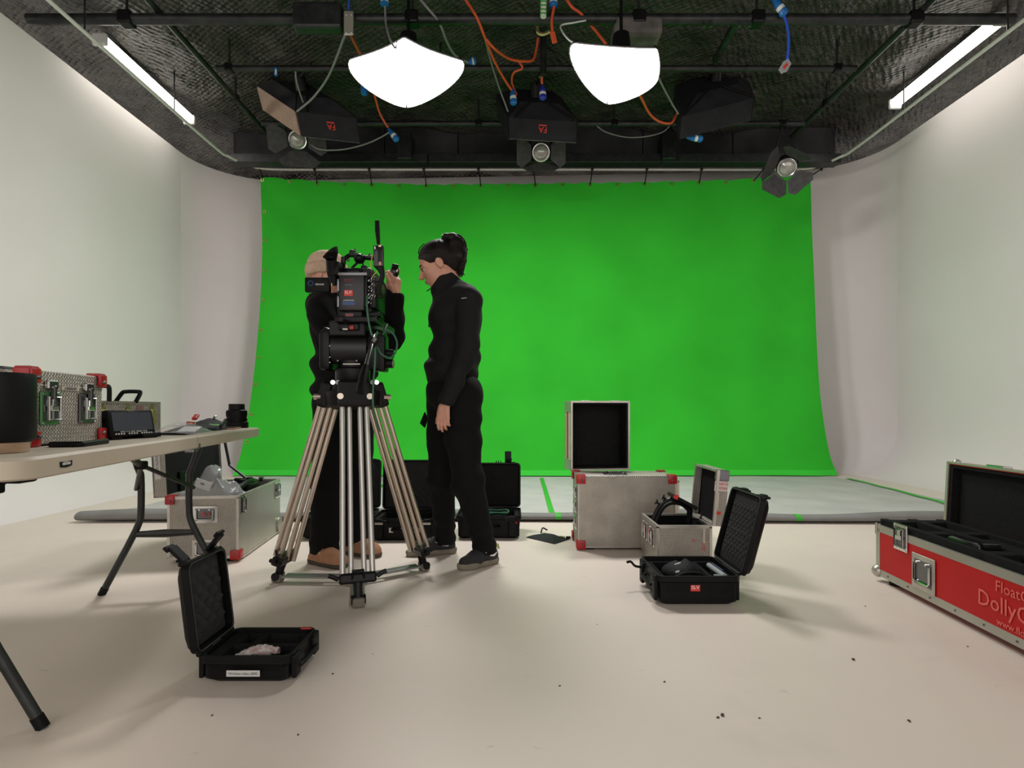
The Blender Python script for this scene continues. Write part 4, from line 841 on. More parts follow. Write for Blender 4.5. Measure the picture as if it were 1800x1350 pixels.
MB(TM).b2((-0.07, -0.06, 0.145), (0.075, 0.06, 0.165), 0.004).build('top_flap', blk_metal, mx); MB(TM).b2((-0.068, -0.063, 0.146), (-0.045, -0.060, 0.17)).build('sticker', red_print, mx)
for p in ((-0.072, 0, 0.118), (-0.092, 0, 0.078)): MB(TM).cyl(p, Vector(p)+Vector((-0.025, 0, 0.006)), 0.006, n=8).build('screw', blk_metal, mx); MB(TM).box(Vector(p)+Vector((-0.026, 0, 0.006)), (0.008, 0.008, 0.03), None, 0.003).build('screw_wing', blk_metal, mx)
MB(TM).tube([(0.09, 0, 0.09), (0.135, 0, 0.11), (0.13, 0, 0.15)], 0.006, 6).build('lever', blk_metal, mx, smooth=True)
for x in (-0.08, 0.0, 0.06): MB(T).b2((x-0.02, -0.14, 0.215), (x+0.02, -0.115, 0.228), 0.003).build('bracket', alu, mx)
# pouch on the floor
pch = thing('flat_pouch', 'flat black cloth pouch with metal zip pull lying on the white floor', 'pouch', F(960, 946))
P4 = [F(924, 945), F(975, 957), F(1003, 948), F(957, 937)]
MB().grid(lambda u, v: (P4[0]*(1-u)+P4[1]*u)*(1-v)+(P4[3]*(1-u)+P4[2]*u)*v+Vector((0, 0, 0.003+0.012*(math.sin(PI*u)*math.sin(PI*v))**0.5+0.003*math.sin(9*u+5*v))), 16, 12).build('bag', blk_fabric, pch, smooth=True)
MB().box(F(988, 947)+Vector((0, 0, 0.014)), (0.04, 0.012, 0.006), Matrix.Rotation(-0.5, 3, 'Z'), 0.002).build('zip_pull', brass, pch); MB().box(F(999, 948)+Vector((0, 0, 0.012)), (0.03, 0.02, 0.014), None, 0.004).build('toggle', blk, pch)
MB().tube(crom([F(951, 939)+Vector((0, 0, .01)), F(954, 936)+Vector((0, 0, .03)), F(962, 937)+Vector((0, 0, .02))], 4), 0.005, 6).build('loop', blk_fabric, pch)
# ---- red flight case
ang = math.atan2(-0.066, 0.855); L_, Wc = 1.42, 0.31
fc = Vector((1.775, 2.77, 0)); vy = Vector((0.0772, 0.997, 0)); vx = Vector((0.997, -0.0772, 0))
rzc = math.atan2(-0.0772, 0.997)
t = thing('red_case', 'long red flight case with aluminium edges, open lid and white lettering', 'flight case', fc+vx*Wc/2-vy*L_/2, rzc); T = RM[t.name]; h0, h1 = 0.03, 0.272
mb = MB(T); open_box(mb, Wc, L_, h0, h1, 0.01); mb.build('body', red_panel, t); edges(T, t, Wc, L_, h0, h1, alu_smooth, 0.032)
mb = MB(T); iw = Wc-0.024; il = L_-0.024
mb.b2((-iw/2, -il/2, h0+0.011), (iw/2, il/2, 0.2))
for a, b in ((-iw/2, -iw/2+0.03), (-0.02, 0.02), (iw/2-0.03, iw/2)): mb.b2((a, -il/2, 0.2), (b, il/2, 0.302))
for y in (il/2-0.04, il/2-0.30, 0.05, -0.3, -0.6): mb.b2((-iw/2, y-0.03, 0.2), (iw/2, y+0.03, 0.30), 0.006)
mb.b2((-iw/2, il/2-0.5, 0.2), (-0.05, il/2-0.35, 0.29), 0.006); mb.b2((0.05, il/2-0.75, 0.2), (0.12, il/2-0.35, 0.285), 0.006)
mb.build('foam_insert', blk_foam, t)
gear = MB(T); gear.b2((-0.1, 0.12, 0.2), (-0.03, 0.3, 0.31), 0.012); gear.cyl((-0.09, 0.12, 0.30), (-0.03, 0.12, 0.30), 0.02)
gd = thing('dolly_part', 'black dolly part resting in the foam of the red case', 'equipment', T @ Vector((-0.06, 0.2, 0.2))); gear.build('block', blk_gloss, gd, smooth=True, angle=30); MB(T).b2((-0.102, 0.2, 0.22), (-0.1005, 0.28, 0.3)).build('plate', blk_metal, gd)
butterfly(T, t, (-Wc/2-0.002, L_/2-0.20, 0.252), -Y_, Z_, -X_, 0.10, 0.12, chrome); pull_handle(T, t, (-Wc/2-0.002, L_/2-0.36, 0.135), -Y_, Z_, -X_, 0.15, 0.15, alu)
butterfly(T, t, (-Wc/2-0.002, -0.35, 0.252), -Y_, Z_, -X_, 0.10, 0.12, chrome)
for sy in (-1, 1):
    for sx in (-1, 1): 
        MB(T).sphere((sx*(Wc/2-0.006), sy*(L_/2-0.006), h0+0.018), 0.03, 12, 8).build('ball_corner', alu, t, smooth=True)
        MB(T).b2((sx*Wc/2-0.006, sy*L_/2-0.006, 0.225), (sx*Wc/2+0.006, sy*L_/2+0.006, 0.28), 0.004).build('corner_bracket', alu, t)
        MB(T).cyl((sx*0.11, sy*(L_/2-0.08), 0.0), (sx*0.11, sy*(L_/2-0.08), h0), 0.028, n=14).build('foot', blk, t, smooth=True)
mb = MB(T)
for k in range(9): mb.sphere((-Wc/2-0.003, L_/2-0.1-k*0.15, h0+0.016), 0.004, 6, 4)
mb.build('rivets', dark_chrome, t)
R3 = T.to_3x3(); rt = R3 @ -Y_
text('FloatCam', 0.055, pink_print, t, T @ Vector((-Wc/2-0.002, L_/2-0.86, 0.205)), rt, Z_)
text('DollyCrane', 0.082, pink_print, t, T @ Vector((-Wc/2-0.002, L_/2-0.86, 0.14)), rt, Z_)
text('www.floatcam.com', 0.036, pink_print, t, T @ Vector((-Wc/2-0.002, L_/2-0.90, 0.082)), rt, Z_)
TL = T @ Matrix.Translation((Wc/2+0.004, 0, h1-0.002)) @ Matrix.Rotation(math.radians(3), 4, 'Y'); LT, LW = 0.085, 0.308
mb = MB(TL); mb.b2((LT-0.01, -L_/2, 0), (LT, L_/2, LW))
for s in (-1, 1): mb.b2((0, s*L_/2-(0.01 if s > 0 else 0), 0), (LT-0.01, s*L_/2+(0 if s > 0 else 0.01), LW))
mb.b2((0, -L_/2+0.01, 0), (LT-0.01, L_/2-0.01, 0.01)); mb.b2((0, -L_/2+0.01, LW-0.01), (LT-0.01, L_/2-0.01, LW)); mb.build('lid', red_panel, t)
mb = MB(TL)
for s in (-1, 1): mb.b2((-0.003, s*L_/2-0.010, 0), (0.014, s*L_/2+0.006, LW+0.002))
mb.b2((-0.003, -L_/2, LW-0.006), (0.03, L_/2, LW+0.003)); mb.build('lid_trim', alu_smooth, t)
mb = MB(TL); mb.b2((LT-0.05, -L_/2+0.012, 0.012), (LT-0.011, L_/2-0.012, LW-0.012)); mb.b2((0.004, L_/2-0.03, 0.012), (LT-0.05, L_/2-0.011, LW-0.012)); mb.b2((0.004, -L_/2+0.011, LW-0.025), (LT-0.05, L_/2-0.03, LW-0.011)); mb.build('lid_foam', blk_foam, t)
MB(TL).b2((0.0, L_/2-0.34, LW+0.002), (0.04, L_/2-0.24, LW+0.012), 0.003, 1).build('lid_latch', chrome, t)
MB(TL).sphere((0.02, L_/2-0.03, LW), 0.018, 10, 8).build('ball_corner', alu, t, smooth=True)
sp = thing('cable_strap', 'short pink strap with dark tail lying over the red case lid', 'strap', TL @ Vector((0.03, L_/2-0.62, LW)))
MB(TL).tube(crom([(0.03, L_/2-0.56, LW+0.062), (0.03, L_/2-0.66, LW+0.03), (0.03, L_/2-0.76, LW+0.006)], 4), 0.008, 6, flat=2).build('strap', mat('pink_strap', (0.5, 0.12, 0.12), 0.6), sp); MB(TL).tube([(0.035, L_/2-0.56, LW+0.045), (0.035, L_/2-0.7, LW+0.006)], 0.004, 6).build('tail', blk, sp)

# ------------------------------------------------------------------ folding table and what is on it
TZ = 0.74
NR = Vector((-0.90, 1.05, 0)); FR = Vector((-1.27, 2.88, 0)); td = (FR-NR).normalized(); tn = Vector((-td.y, td.x, 0)); TLn = (FR-NR).length; TW = 0.74
tb = thing('folding_table', 'beige plastic folding table with black tubular legs', 'table', NR+td*TLn/2+tn*TW/2, math.atan2(td.y, td.x)); T = RM[tb.name]   # local x along the table, y towards the wall
for s in (-1, 1):
    a, b = (-TLn/2, -0.0025) if s < 0 else (0.0025, TLn/2)
    w2 = b-a; cx = (a+b)/2
    def rg(z, ins, a=a, b=b, s=s):
        pts = []
        r = 0.05
        for p in rrect(b-a-2*ins, TW-2*ins, r if True else 0, z, 5, (a+b)/2, 0):
            pts.append(p)
        return pts
    def half(z, ins, a=a, b=b, s=s):
        lo, hi = (a+ins, b) if s < 0 else (a, b-ins); r = 0.05; Wd2 = TW/2-ins; out = []
        if s < 0:
            out += [Vector((hi, -Wd2, z)), Vector((hi, Wd2, z))]
            out += [Vector((lo+r-r*math.sin(k*PI/10), Wd2-r+r*math.cos(k*PI/10), z)) for k in range(6)]
            out += [Vector((lo+r-r*math.cos(k*PI/10), -Wd2+r-r*math.sin(k*PI/10), z)) for k in range(6)]
        else:
            out += [Vector((hi-r+r*math.sin(k*PI/10), -Wd2+r-r*math.cos(k*PI/10), z)) for k in range(6)]
            out += [Vector((hi-r+r*math.cos(k*PI/10), Wd2-r+r*math.sin(k*PI/10), z)) for k in range(6)]
            out += [Vector((lo, Wd2, z)), Vector((lo, -Wd2, z))]
        return out
    MB(T).loft([half(TZ-0.044, 0.006), half(TZ-0.040, 0), half(TZ-0.006, 0), half(TZ, 0.006)]).build('tabletop_half', table_mat, tb, smooth=True, angle=30)
MB(T).box((0, -TW/2+0.02, TZ-0.05), (0.05, 0.03, 0.014), None, 0.004).build('hinge', dark_chrome, tb); MB(T).b2((0.01, -TW/2-0.002, TZ-0.046), (0.02, -TW/2+0.01, TZ-0.028)).build('hinge_pin', dark_chrome, tb)
Ti = T.inverted()
def tl(p): return Ti @ Vector(p)
MB(T).prism([tl(W(x, y, Yd)) for x, y, Yd in ()] or [Vector((-0.80+a, -TW/2-0.0015, TZ-0.022+b)) for a, b in ((-0.021, -0.006), (0.0, -0.008), (0.021, -0.0055), (0.022, 0.0055), (0.0, 0.0035), (-0.022, 0.0055))], (0, 0.002, 0)).build('maker_badge', blk_gloss, tb)
text('LIFETIME', 0.0075, white_print, tb, T @ Vector((-0.80, -TW/2-0.002, TZ-0.022)), T.to_3x3() @ X_, Z_)
def leg_pair(cf, ds):
    # cf: world foot points right/left ; curved tubes like the photo
    rf, lf = cf; mid = (rf+lf)/2; ac = (rf-lf).normalized()
    for s, f in ((1, rf), (-1, lf)):
        pts = [f, f-ac*s*0.105+Z_*0.21, f-ac*s*0.150+Z_*0.31, f-ac*s*0.160+Z_*0.37, f-ac*s*0.160+Z_*0.52, f-ac*s*0.150+Z_*0.56, f-ac*s*0.105+Z_*(TZ-0.045)]
        MB().tube([pts[0]]+crom(pts[1:], 4), 0.0145, 10).build('leg', blk_paint, tb, smooth=True)
        MB().cyl(f, f+(pts[1]-f).normalized()*0.035, 0.0165, n=10).build('foot_cap', blk, tb, smooth=True)
    c = Z_*0.265
    MB().tube([mid-ac*(0.125)+c, mid+c, mid+ac*0.125+c], [0.011, 0.016, 0.011], 8, flat=1.2).build('crossbar', blk_paint, tb, smooth=True)
    MB().tube([rf-ac*0.105+Z_*(TZ-0.058), lf+ac*0.105+Z_*(TZ-0.058)], 0.013, 8).build('top_bar', blk_paint, tb, smooth=True)
    j = mid+ds*0.25+Z_*0.60
    br_ = mid+ds*0.45+Z_*(TZ-0.05)
    for s in (1, -1): MB().tube([mid+ac*s*0.12+Z_*0.47, j], 0.009, 8).build('brace', blk_paint, tb, smooth=True)
    MB().tube([j, br_], 0.014, 8).build('brace', blk_paint, tb, smooth=True)
    MB().box(j, (0.045, 0.03, 0.035), None, 0.006).build('brace_lock', blk, tb)
    return j
fL = F(178, 1046); fR = fL+tn*-0.52
leg_pair((fR, fL), -td)
nR = F(76, 1279); leg_pair((nR, nR+tn*0.52), td)
MB().box(W(35, 838, 1.45), (0.05, 0.06, 0.03), None, 0.008).build('leg_clip', blk, tb)
def onT(a, b): return T @ Vector((a, b, TZ))      # a along table from its middle, b from the middle towards the wall
TR = T.to_3x3(); rzT = math.atan2(td.y, td.x)
# silver case with red corners
p = Vector((-1.142, 1.345, TZ)); q = Vector((-1.19, 1.64, TZ)); dd = (q-p).normalized(); LL_ = 0.315; HH = 0.186; DD = 0.24; nn = Vector((-dd.y, dd.x, 0))
t = thing('camera_case', 'embossed aluminium camera case with red corners on the folding table', 'flight case', p+dd*LL_/2+nn*DD/2, math.atan2(dd.y, dd.x)); TC = RM[t.name]
MB(TC).b2((-LL_/2, -DD/2, 0.004), (LL_/2, DD/2, HH), 0.003, 1).build('body', alu_panel, t)
MB(TC).b2((-LL_/2-0.001, -DD/2-0.001, HH*0.80), (LL_/2+0.001, DD/2+0.001, HH*0.815)).build('lid_seam', alu, t)
for sx in (-1, 1):
    for sy in (-1, 1):
        for sz, z in ((-1, 0.006), (1, HH)): corner(TC, t, (sx*(LL_/2+0.003), sy*(DD/2+0.003), z), 0.036, red_plastic, (sx, sy, sz))
for x, gr in ((-0.085, True), (0.075, False)):
    pl = butterfly(TC, t, (x, -DD/2-0.001, 0.093), X_, Z_, -Y_, 0.074, 0.082, mat('green_tinted_plate', (0.10, 0.30, 0.11), 0.3, 0.6) if gr else dark_chrome)
    MB(TC).b2((x-0.02, -DD/2-0.012, 0.14), (x+0.02, -DD/2, 0.163), 0.003, 1).build('latch_hook', chrome, pl); MB(TC).b2((x-0.004, -DD/2-0.016, 0.105), (x+0.008, -DD/2-0.006, 0.15), 0.002, 1).build('latch_arm', dark_chrome, pl)
MB(TC).b2((-0.035, -DD/2-0.002, 0.140), (0.04, -DD/2, 0.150)).build('name_strip', cream, t); text('CAMARA SLV', 0.009, grey_print, t, TC @ Vector((0.0025, -DD/2-0.003, 0.145)), TC.to_3x3() @ X_, Z_)
MB(TC).tube([(-0.07, 0, HH+0.002), (-0.06, 0, HH+0.009), (0.06, 0, HH+0.009), (0.07, 0, HH+0.002)], 0.005, 6).build('handle', blk, t)
# second silver case with two black handles
p = Vector((-1.312, 1.80, TZ)); q = Vector((-1.318, 2.13, TZ)); dd = (q-p).normalized(); LL_ = 0.33; HH = 0.117; DD = 0.22; nn = Vector((-dd.y, dd.x, 0))
t = thing('accessory_case', 'low aluminium case with two black handles behind the monitor', 'flight case', p+dd*LL_/2+nn*DD/2, math.atan2(dd.y, dd.x)); TC = RM[t.name]
MB(TC).b2((-LL_/2, -DD/2, 0.003), (LL_/2, DD/2, HH), 0.003, 1).build('body', alu_panel, t); edges(TC, t, LL_, DD, 0.003, HH, alu_smooth, 0.007, False)
MB(TC).b2((-LL_/2-0.001, -DD/2-0.0012, HH*0.62), (LL_/2+0.001, DD/2, HH*0.64)).build('lid_seam', alu, t)
for x in (-0.14, -0.02, 0.115):
    MB(TC).b2((x-0.014, -DD/2-0.010, 0.035), (x+0.014, -DD/2, 0.09), 0.004).build('latch', brass, t); MB(TC).prism([(x-0.012, -DD/2-0.003, 0.09), (x+0.012, -DD/2-0.003, 0.09), (x, -DD/2-0.003, 0.112)], (0, 0.003, 0)).build('latch_hook', brass, t)
MB(TC).b2((0.03, -DD/2-0.0015, 0.07), (0.065, -DD/2, 0.105)).build('sticker', mat('faded_red_label', (0.25, 0.14, 0.12), 0.6), t)
for x, lean in ((-0.115, 0.10), (0.02, 0.75)):
    q_ = TC @ Matrix.Translation((x, -0.078, HH)) @ Matrix.Rotation(lean, 4, 'Y')
    MB(q_).tube(crom([(0, -0.035, 0), (0, -0.032, 0.042), (0, -0.022, 0.050), (0, 0.022, 0.050), (0, 0.032, 0.042), (0, 0.035, 0)], 4), 0.007, 8).build('handle', blk, t, smooth=True)
MB(TC).b2((LL_/2, -0.05, 0.06), (LL_/2+0.012, -0.02, 0.085), 0.003).build('side_catch', blk, t)
# monitor
p = Vector((-1.165, 1.66, TZ)); q = Vector((-1.147, 1.835, TZ)); dd = (q-p).normalized(); nn = Vector((-dd.y, dd.x, 0)); ml = 0.182
t = thing('monitor', 'small black field monitor with dark grey screen on the folding table', 'monitor', p+dd*ml/2+nn*0.02, math.atan2(dd.y, dd.x)); TC = RM[t.name] @ Matrix.Rotation(math.radians(-9), 4, 'X')
MB(TC).b2((-ml/2, -0.016, 0.008), (ml/2, 0.012, 0.088), 0.006).build('bezel', blk, t, smooth=True, angle=30)
MB(TC).b2((-ml/2+0.008, 0.010, 0.004), (ml/2-0.006, 0.075, 0.078), 0.010).build('rear_housing', blk, t, smooth=True, angle=30)
MB(TC).b2((-ml/2+0.012, -0.0175, 0.024), (ml/2-0.012, -0.0155, 0.080)).build('screen', screenm, t)
for k in range(15):
    if k not in (4, 9): MB(TC).b2((-0.072+k*0.0102-0.0018, -0.0182, 0.0130), (-0.072+k*0.0102+0.0018, -0.0155, 0.0172)).build('button', white_print, t)
text('INPUT  F1  F2  ASSIST  MARKER  SCOPE', 0.0062, white_print, t, TC @ Vector((0.0, -0.0165, 0.0208)), TC.to_3x3() @ X_, TC.to_3x3() @ Z_, depth=0.0002); text('SmallHD', 0.007, grey_print, t, TC @ Vector((0.0, -0.0165, 0.0842)), TC.to_3x3() @ X_, TC.to_3x3() @ Z_, depth=0.0002)
MB(TC).b2((0.03, -0.02, 0.0), (ml/2+0.02, 0.05, 0.014), 0.003).build('battery_foot', blk, t); MB(TC).b2((-ml/2+0.01, -0.01, 0.0), (-ml/2+0.05, 0.05, 0.014), 0.003).build('battery_foot', blk, t)
for z in (0.018, 0.034): MB(TC).cyl((-ml/2-0.003, 0.0, z), (-ml/2+0.003, 0.0, z), 0.004, n=10).build('socket', chrome, t)
for z in (0.06,): MB(TC).cyl((-ml/2-0.006, 0.0, z), (-ml/2, 0.0, z), 0.007, n=12).build('knob', blk, t)
# tumbler, phone, lens
c = Vector((-1.075, 1.185, TZ)); t = thing('tumbler', 'tall black insulated cup with copper base at the end of the folding table', 'cup', c)
MB().lathe([(0.060, 0.022), (0.066, 0.03), (0.0665, 0.155), (0.064, 0.166), (0.05, 0.167)], c, None, 36).build('body', mat('matt_black_coat', (0.004, 0.0045, 0.005), 0.5, spec=0.2), t, smooth=True); MB().lathe([(0.050, 0), (0.053, 0.001), (0.057, 0.022)], c, None, 36).build('base', copperm, t, smooth=True)
t = thing('phone', 'black phone lying flat before the red-cornered camera case', 'phone', (-1.085, 1.43, TZ)); TC = Matrix.Translation((-1.085, 1.43, TZ)) @ Matrix.Rotation(rzT+0.05, 4, 'Z')
MB(TC).loft([rrect(0.15, 0.072, 0.012, 0.0), rrect(0.154, 0.076, 0.013, 0.003), rrect(0.154, 0.076, 0.013, 0.010), rrect(0.15, 0.072, 0.012, 0.013)]).build('case', blk, t, smooth=True, angle=30); MB(TC).loft([rrect(0.144, 0.068, 0.01, 0.013), rrect(0.143, 0.067, 0.01, 0.0138)]).build('screen', darkglass, t)
c = Vector((-1.355, 2.80, TZ)); t = thing('camera_lens', 'black camera lens standing on end at the far end of the table', 'lens', c)
MB().lathe([(0.05, 0), (0.053, 0.002), (0.053, 0.028), (0.046, 0.031), (0.045, 0.052), (0.047, 0.054), (0.047, 0.085), (0.040, 0.088), (0.037, 0.09), (0.036, 0.117), (0.033, 0.118)], c, None, 40).build('barrel', blk, t, smooth=True, angle=30)
for z in (0.040, 0.070):
    mb = MB()
    for k in range(48): a = 2*PI*k/48; mb.box(c+Vector((0.0465*math.cos(a), 0.0465*math.sin(a), z)), (0.003, 0.003, 0.02 if z > 0.05 else 0.014), Matrix.Rotation(a, 3, 'Z'))
    mb.build('grip_ring', blk, t)
MB().lathe([(0.031, 0.1175), (0.02, 0.115)], c, None, 24).build('glass', darkglass, t, smooth=True)
# pouch of tools, zip bag, cards
c = W(352, 757, 2.30); c.z = TZ
t = thing('tool_pouch', 'open black tool pouch with metal clips on the folding table', 'pouch', (-1.30, 2.36, TZ)); TC = Matrix.Translation((-1.30, 2.36, TZ)) @ Matrix.Rotation(rzT, 4, 'Z')
def tpf(u, v):
    h = (0.012+0.035*u)*(math.sin(PI*v)**0.5); return TC @ Vector((-0.19+0.38*u, -0.06+0.13*v, 0.002+h+0.005*math.sin(u*30+v*4)*math.sin(PI*v)))
MB().grid(tpf, 30, 12).build('pouch', blk_fabric, t, smooth=True)
MB(TC).tube([(0.09, -0.062, 0.02), (0.15, -0.062, 0.045)], 0.007, 6).build('clip', chrome, t); MB(TC).tube([(-0.04, -0.055, 0.03), (0.0, -0.06, 0.026), (0.06, -0.06, 0.026)], 0.003, 6).build('chain', chrome, t)
MB(TC).tube(crom([(0.17, 0, 0.045), (0.19, -0.01, 0.062), (0.215, 0, 0.055), (0.2, 0.01, 0.04)], 4), 0.005, 6).build('carabiner', chrome, t); MB(TC).box((0.09, 0.04, 0.058), (0.045, 0.02, 0.012), Matrix.Rotation(-0.4, 3, 'Y'), 0.004).build('red_handle', red_plastic, t)
MB(TC).tube([(0.2, 0.0, 0.05), (0.24, -0.01, 0.02), (0.28, 0, 0.006)], 0.003, 6).build('chain', chrome, t); MB(TC).sphere((0.24, -0.015, 0.012), 0.010, 8, 6).build('bead', blk_gloss, t)
t = thing('zip_bag', 'clear zip bag with red edge lying on the folding table', 'bag', (-1.235, 2.12, TZ)); TC = Matrix.Translation((-1.235, 2.12, TZ)) @ Matrix.Rotation(rzT, 4, 'Z')
MB(TC).grid(lambda u, v: Vector((-0.14+0.28*u, -0.09+0.17*v, 0.003+0.03*math.sin(PI*u)*math.sin(PI*v)+0.005*math.sin(17*u+7*v)*math.sin(PI*v)+0.02*u*v)), 26, 16).build('film', film, t, smooth=True, angle=25)
MB(TC).box((0.11, 0.0, 0.036), (0.075, 0.012, 0.014), Matrix.Rotation(0.05, 3, 'Y'), 0.003).build('red_edge', red_plastic, t); MB(TC).b2((-0.13, -0.06, 0.002), (-0.03, 0.05, 0.008), 0.002).build('card', blk, t)
MB(TC).box((0.0, -0.03, 0.016), (0.08, 0.06, 0.004), Matrix.Rotation(-0.2, 3, 'Y')).build('paper_slip', white_print, t)
t = thing('notebook', 'thin brown card folder lying near the camera lens', 'folder', (-1.335, 2.66, TZ)); TC = Matrix.Translation((-1.335, 2.66, TZ)) @ Matrix.Rotation(rzT+0.1, 4, 'Z'); MB(TC).b2((-0.12, -0.05, 0), (0.12, 0.05, 0.006), 0.002).build('folder', brownp, t); MB(TC).b2((-0.05, -0.04, 0.0062), (0.11, 0.05, 0.010), 0.002).build('dark_sheet', blk, t)
# specks of grit on the floor
for x, y, r in ((373, 1258, .006), (1168, 1199, .007), (1050, 1098, .005), (1335, 1263, .006), (1598, 1268, .009), (1270, 1258, .012), (1262, 1262, .008), (524, 1292, .006), (1521, 1066, .006), (1701, 1137, .006), (585, 1185, .007), (984, 1206, .006), (1500, 1160, .012), (655, 1150, .004)):
    p = F(x, y); r *= 0.6; o = MB().sphere(p+Vector((0, 0, r*0.35)), r, 7, 5, (1, 0.7, 0.45), Matrix.Rotation(rnd.random()*3, 3, 'Z')).build('debris_speck', mat('grit', (0.05, 0.045, 0.04), 0.9), smooth=False)
    tag(o, 'tiny dark speck of grit on the white studio floor', 'debris', 'grit specks on the floor')
# ------------------------------------------------------------------ tripod
C0 = Vector((-0.756, 2.70, 0)); feet = [F(630, 1068), F(487, 1023), F(747, 1003)]
tr = thing('tripod', 'tall studio tripod with metal twin tubes and black fluid head', 'tripod', C0)
ctr = Vector((-0.735, 2.72, 0))
for i, f in enumerate(feet):
    d = (f-C0); d.z = 0; d.normalize(); s = Vector((-d.y, d.x, 0)); top = C0+d*0.115+Z_*0.87; bot = f-d*0.035+Z_*0.115
    ax = (bot-top).normalized(); tm = steel_grey if i == 0 else steel_leg
    for o, r, a, b in ((-0.062, 0.0125, 0, 1.0), (-0.027, 0.0115, 0, 1.0), (0.027, 0.0115, 0, 1.0), (0.062, 0.0125, 0, 1.0)):
        sp_ = 1.0-0.15*(1 if i else 0)
        e_ = s if i == 0 else (X_-ax*X_.dot(ax)).normalized(); q_ = Vector() if i == 0 else Y_*(0.004 if abs(o) > 0.05 else -0.004); kk = 1.0 if i == 0 else (0.72 if abs(o) > 0.05 else 0.60)
        MB().cyl(lerp(top, bot, a)+e_*o*kk*0.85+q_, lerp(top, bot, b)+e_*o*kk+q_, r if i == 0 else 0.0118, n=14).build('leg_tube', tm, tr, smooth=True)
    R = frame_rot(ax, d)
    lg = MB().box(top+Z_*0.03, (0.15, 0.055, 0.12), R, 0.012).build('leg_bracket', blk_metal, tr)
    for k in (-1, 1): MB().cyl(top+s*k*0.064+d*0.01+Z_*0.02, top+s*k*0.064+d*0.045+Z_*0.02, 0.014, n=12).build('bolt_cap', steel_leg, lg, smooth=True)
    cl = MB().box(bot, (0.155, 0.05, 0.045), R, 0.010).build('leg_clamp', blk_metal, tr)
    for k in (-1, 1): MB().tube([bot+s*k*0.08, bot+s*k*0.10+Z_*0.012, bot+s*k*0.12+Z_*0.02], 0.010, 8).build('lever', blk_metal, cl, smooth=True)
    MB().tube([bot-s*0.025+d*0.02-Z_*0.0, bot-s*0.02+d*0.03+Z_*0.04, bot+s*0.02+d*0.03+Z_*0.04, bot+s*0.025+d*0.02], 0.006, 6).build('loop', blk_metal, cl)
    MB().tube([bot, lerp(bot, f, 0.5)+Z_*0.01, f-d*0.01+Z_*0.035], [0.022, 0.02, 0.02], 10).build('ankle', blk_metal, tr, smooth=True)
    ft = MB(); ft.box(f-d*0.005+Z_*0.022, (0.055, 0.05, 0.042), frame_rot(Z_, d), 0.012); ft.build('foot', mat('grey_rubber', (0.16, 0.145, 0.12), 0.7), tr)
    for k in (-1, 1): MB().cyl(f-d*0.005+s*k*0.022+Z_*0.032, f-d*0.005+s*k*0.030+Z_*0.032, 0.020, n=14).build('foot_disc', blk_metal, tr, smooth=True)
    a, b = ctr+Z_*0.028, f-d*0.04+Z_*0.028; w2 = s*0.03
    ar = MB(); 
    for k in (-1, 1): ar.prism([a+w2*k*0.75-w2*0.25, a+w2*k*0.75+w2*0.25, b+w2*k*0.75+w2*0.25, b+w2*k*0.75-w2*0.25], Z_*0.008)
    ar.prism([lerp(a, b, 0.42)-w2, lerp(a, b, 0.42)+w2, b+w2*0.9, b-w2*0.9], Z_*0.006); ar.build('spreader_arm', mat('grey_spreader', (0.22, 0.22, 0.21), 0.45, 0.5), tr)
MB().cyl(ctr+Z_*0.02, ctr+Z_*0.045, 0.045, n=18).build('spreader_hub', blk_metal, tr, smooth=True)
cb = C0+Z_*0.0
MB().lathe([(0.085, 0.83), (0.125, 0.85), (0.13, 0.915), (0.105, 0.925), (0.10, 0.95), (0.085, 0.955)], cb, None, 30).build('bowl', blk_metal, tr, smooth=True, angle=30)
hd = MB().lathe([(0.07, 0.95), (0.08, 0.97), (0.08, 1.02), (0.065, 1.03), (0.062, 1.06)], cb, None, 26).build('head_base', blk_metal, tr, smooth=True, angle=30)
for x in (585, 594, 655, 662): MB().cyl(W(x, 672, 2.60), W(x, 672, 2.56), 0.011, n=12).build('knob', chrome if x in (585, 662) else dark_chrome, hd, smooth=True)
zc = W(0, 614, 2.7).z
MB().cyl(W(588, 614, 2.7), W(650, 614, 2.7), 0.072, n=32).build('tilt_drum', mat('satin_black', (0.022, 0.022, 0.022), 0.4, 0.3), hd, smooth=True)
for x in (594, 610, 627): MB().sphere(W(x, 634, 2.645), 0.005, 8, 6).build('screw', chrome, hd)
MB().box(W(618, 640, 2.638), (0.08, 0.004, 0.004)).build('level_mark', alu, hd)
lh_ = MB(); lh_.box(W(578, 617, 2.7), (0.055, 0.14, 0.19), None, 0.02); lh_.box(W(581, 588, 2.7), (0.05, 0.12, 0.05), Matrix.Rotation(0.35, 3, 'Y'), 0.012); lh_.build('side_housing', blk_metal, hd, smooth=True, angle=35)
rh_ = MB(); rh_.box(W(664, 617, 2.7), (0.075, 0.13, 0.19), None, 0.02); rh_.box(W(674, 622, 2.68), (0.03, 0.1, 0.17), None, 0.008); rh_.build('side_housing', blk_metal, hd, smooth=True, angle=35)
for y in (608, 628, 637): MB().sphere(W(580, y, 2.625), 0.004, 6, 5).build('screw', chrome, hd)
for y in (622, 639): MB().cyl(W(676, y, 2.68), W(691, y, 2.68), 0.022, n=16).build('drag_knob', blk_metal, hd, smooth=True); MB().cyl(W(690, y, 2.68), W(692, y, 2.68), 0.019, n=16).build('knob_face', alu if y == 639 else blk_metal, hd)
MB().b2(W(578, 590, 2.60), W(664, 578, 2.85), 0.006).build('camera_plate', blk_metal, hd)
hn = MB().tube([W(661, 584, 2.58), W(657, 592, 2.5), W(654, 603, 2.44), W(643, 645, 2.33)], 0.0095, 10).build('pan_handle', chrome, tr, smooth=True)
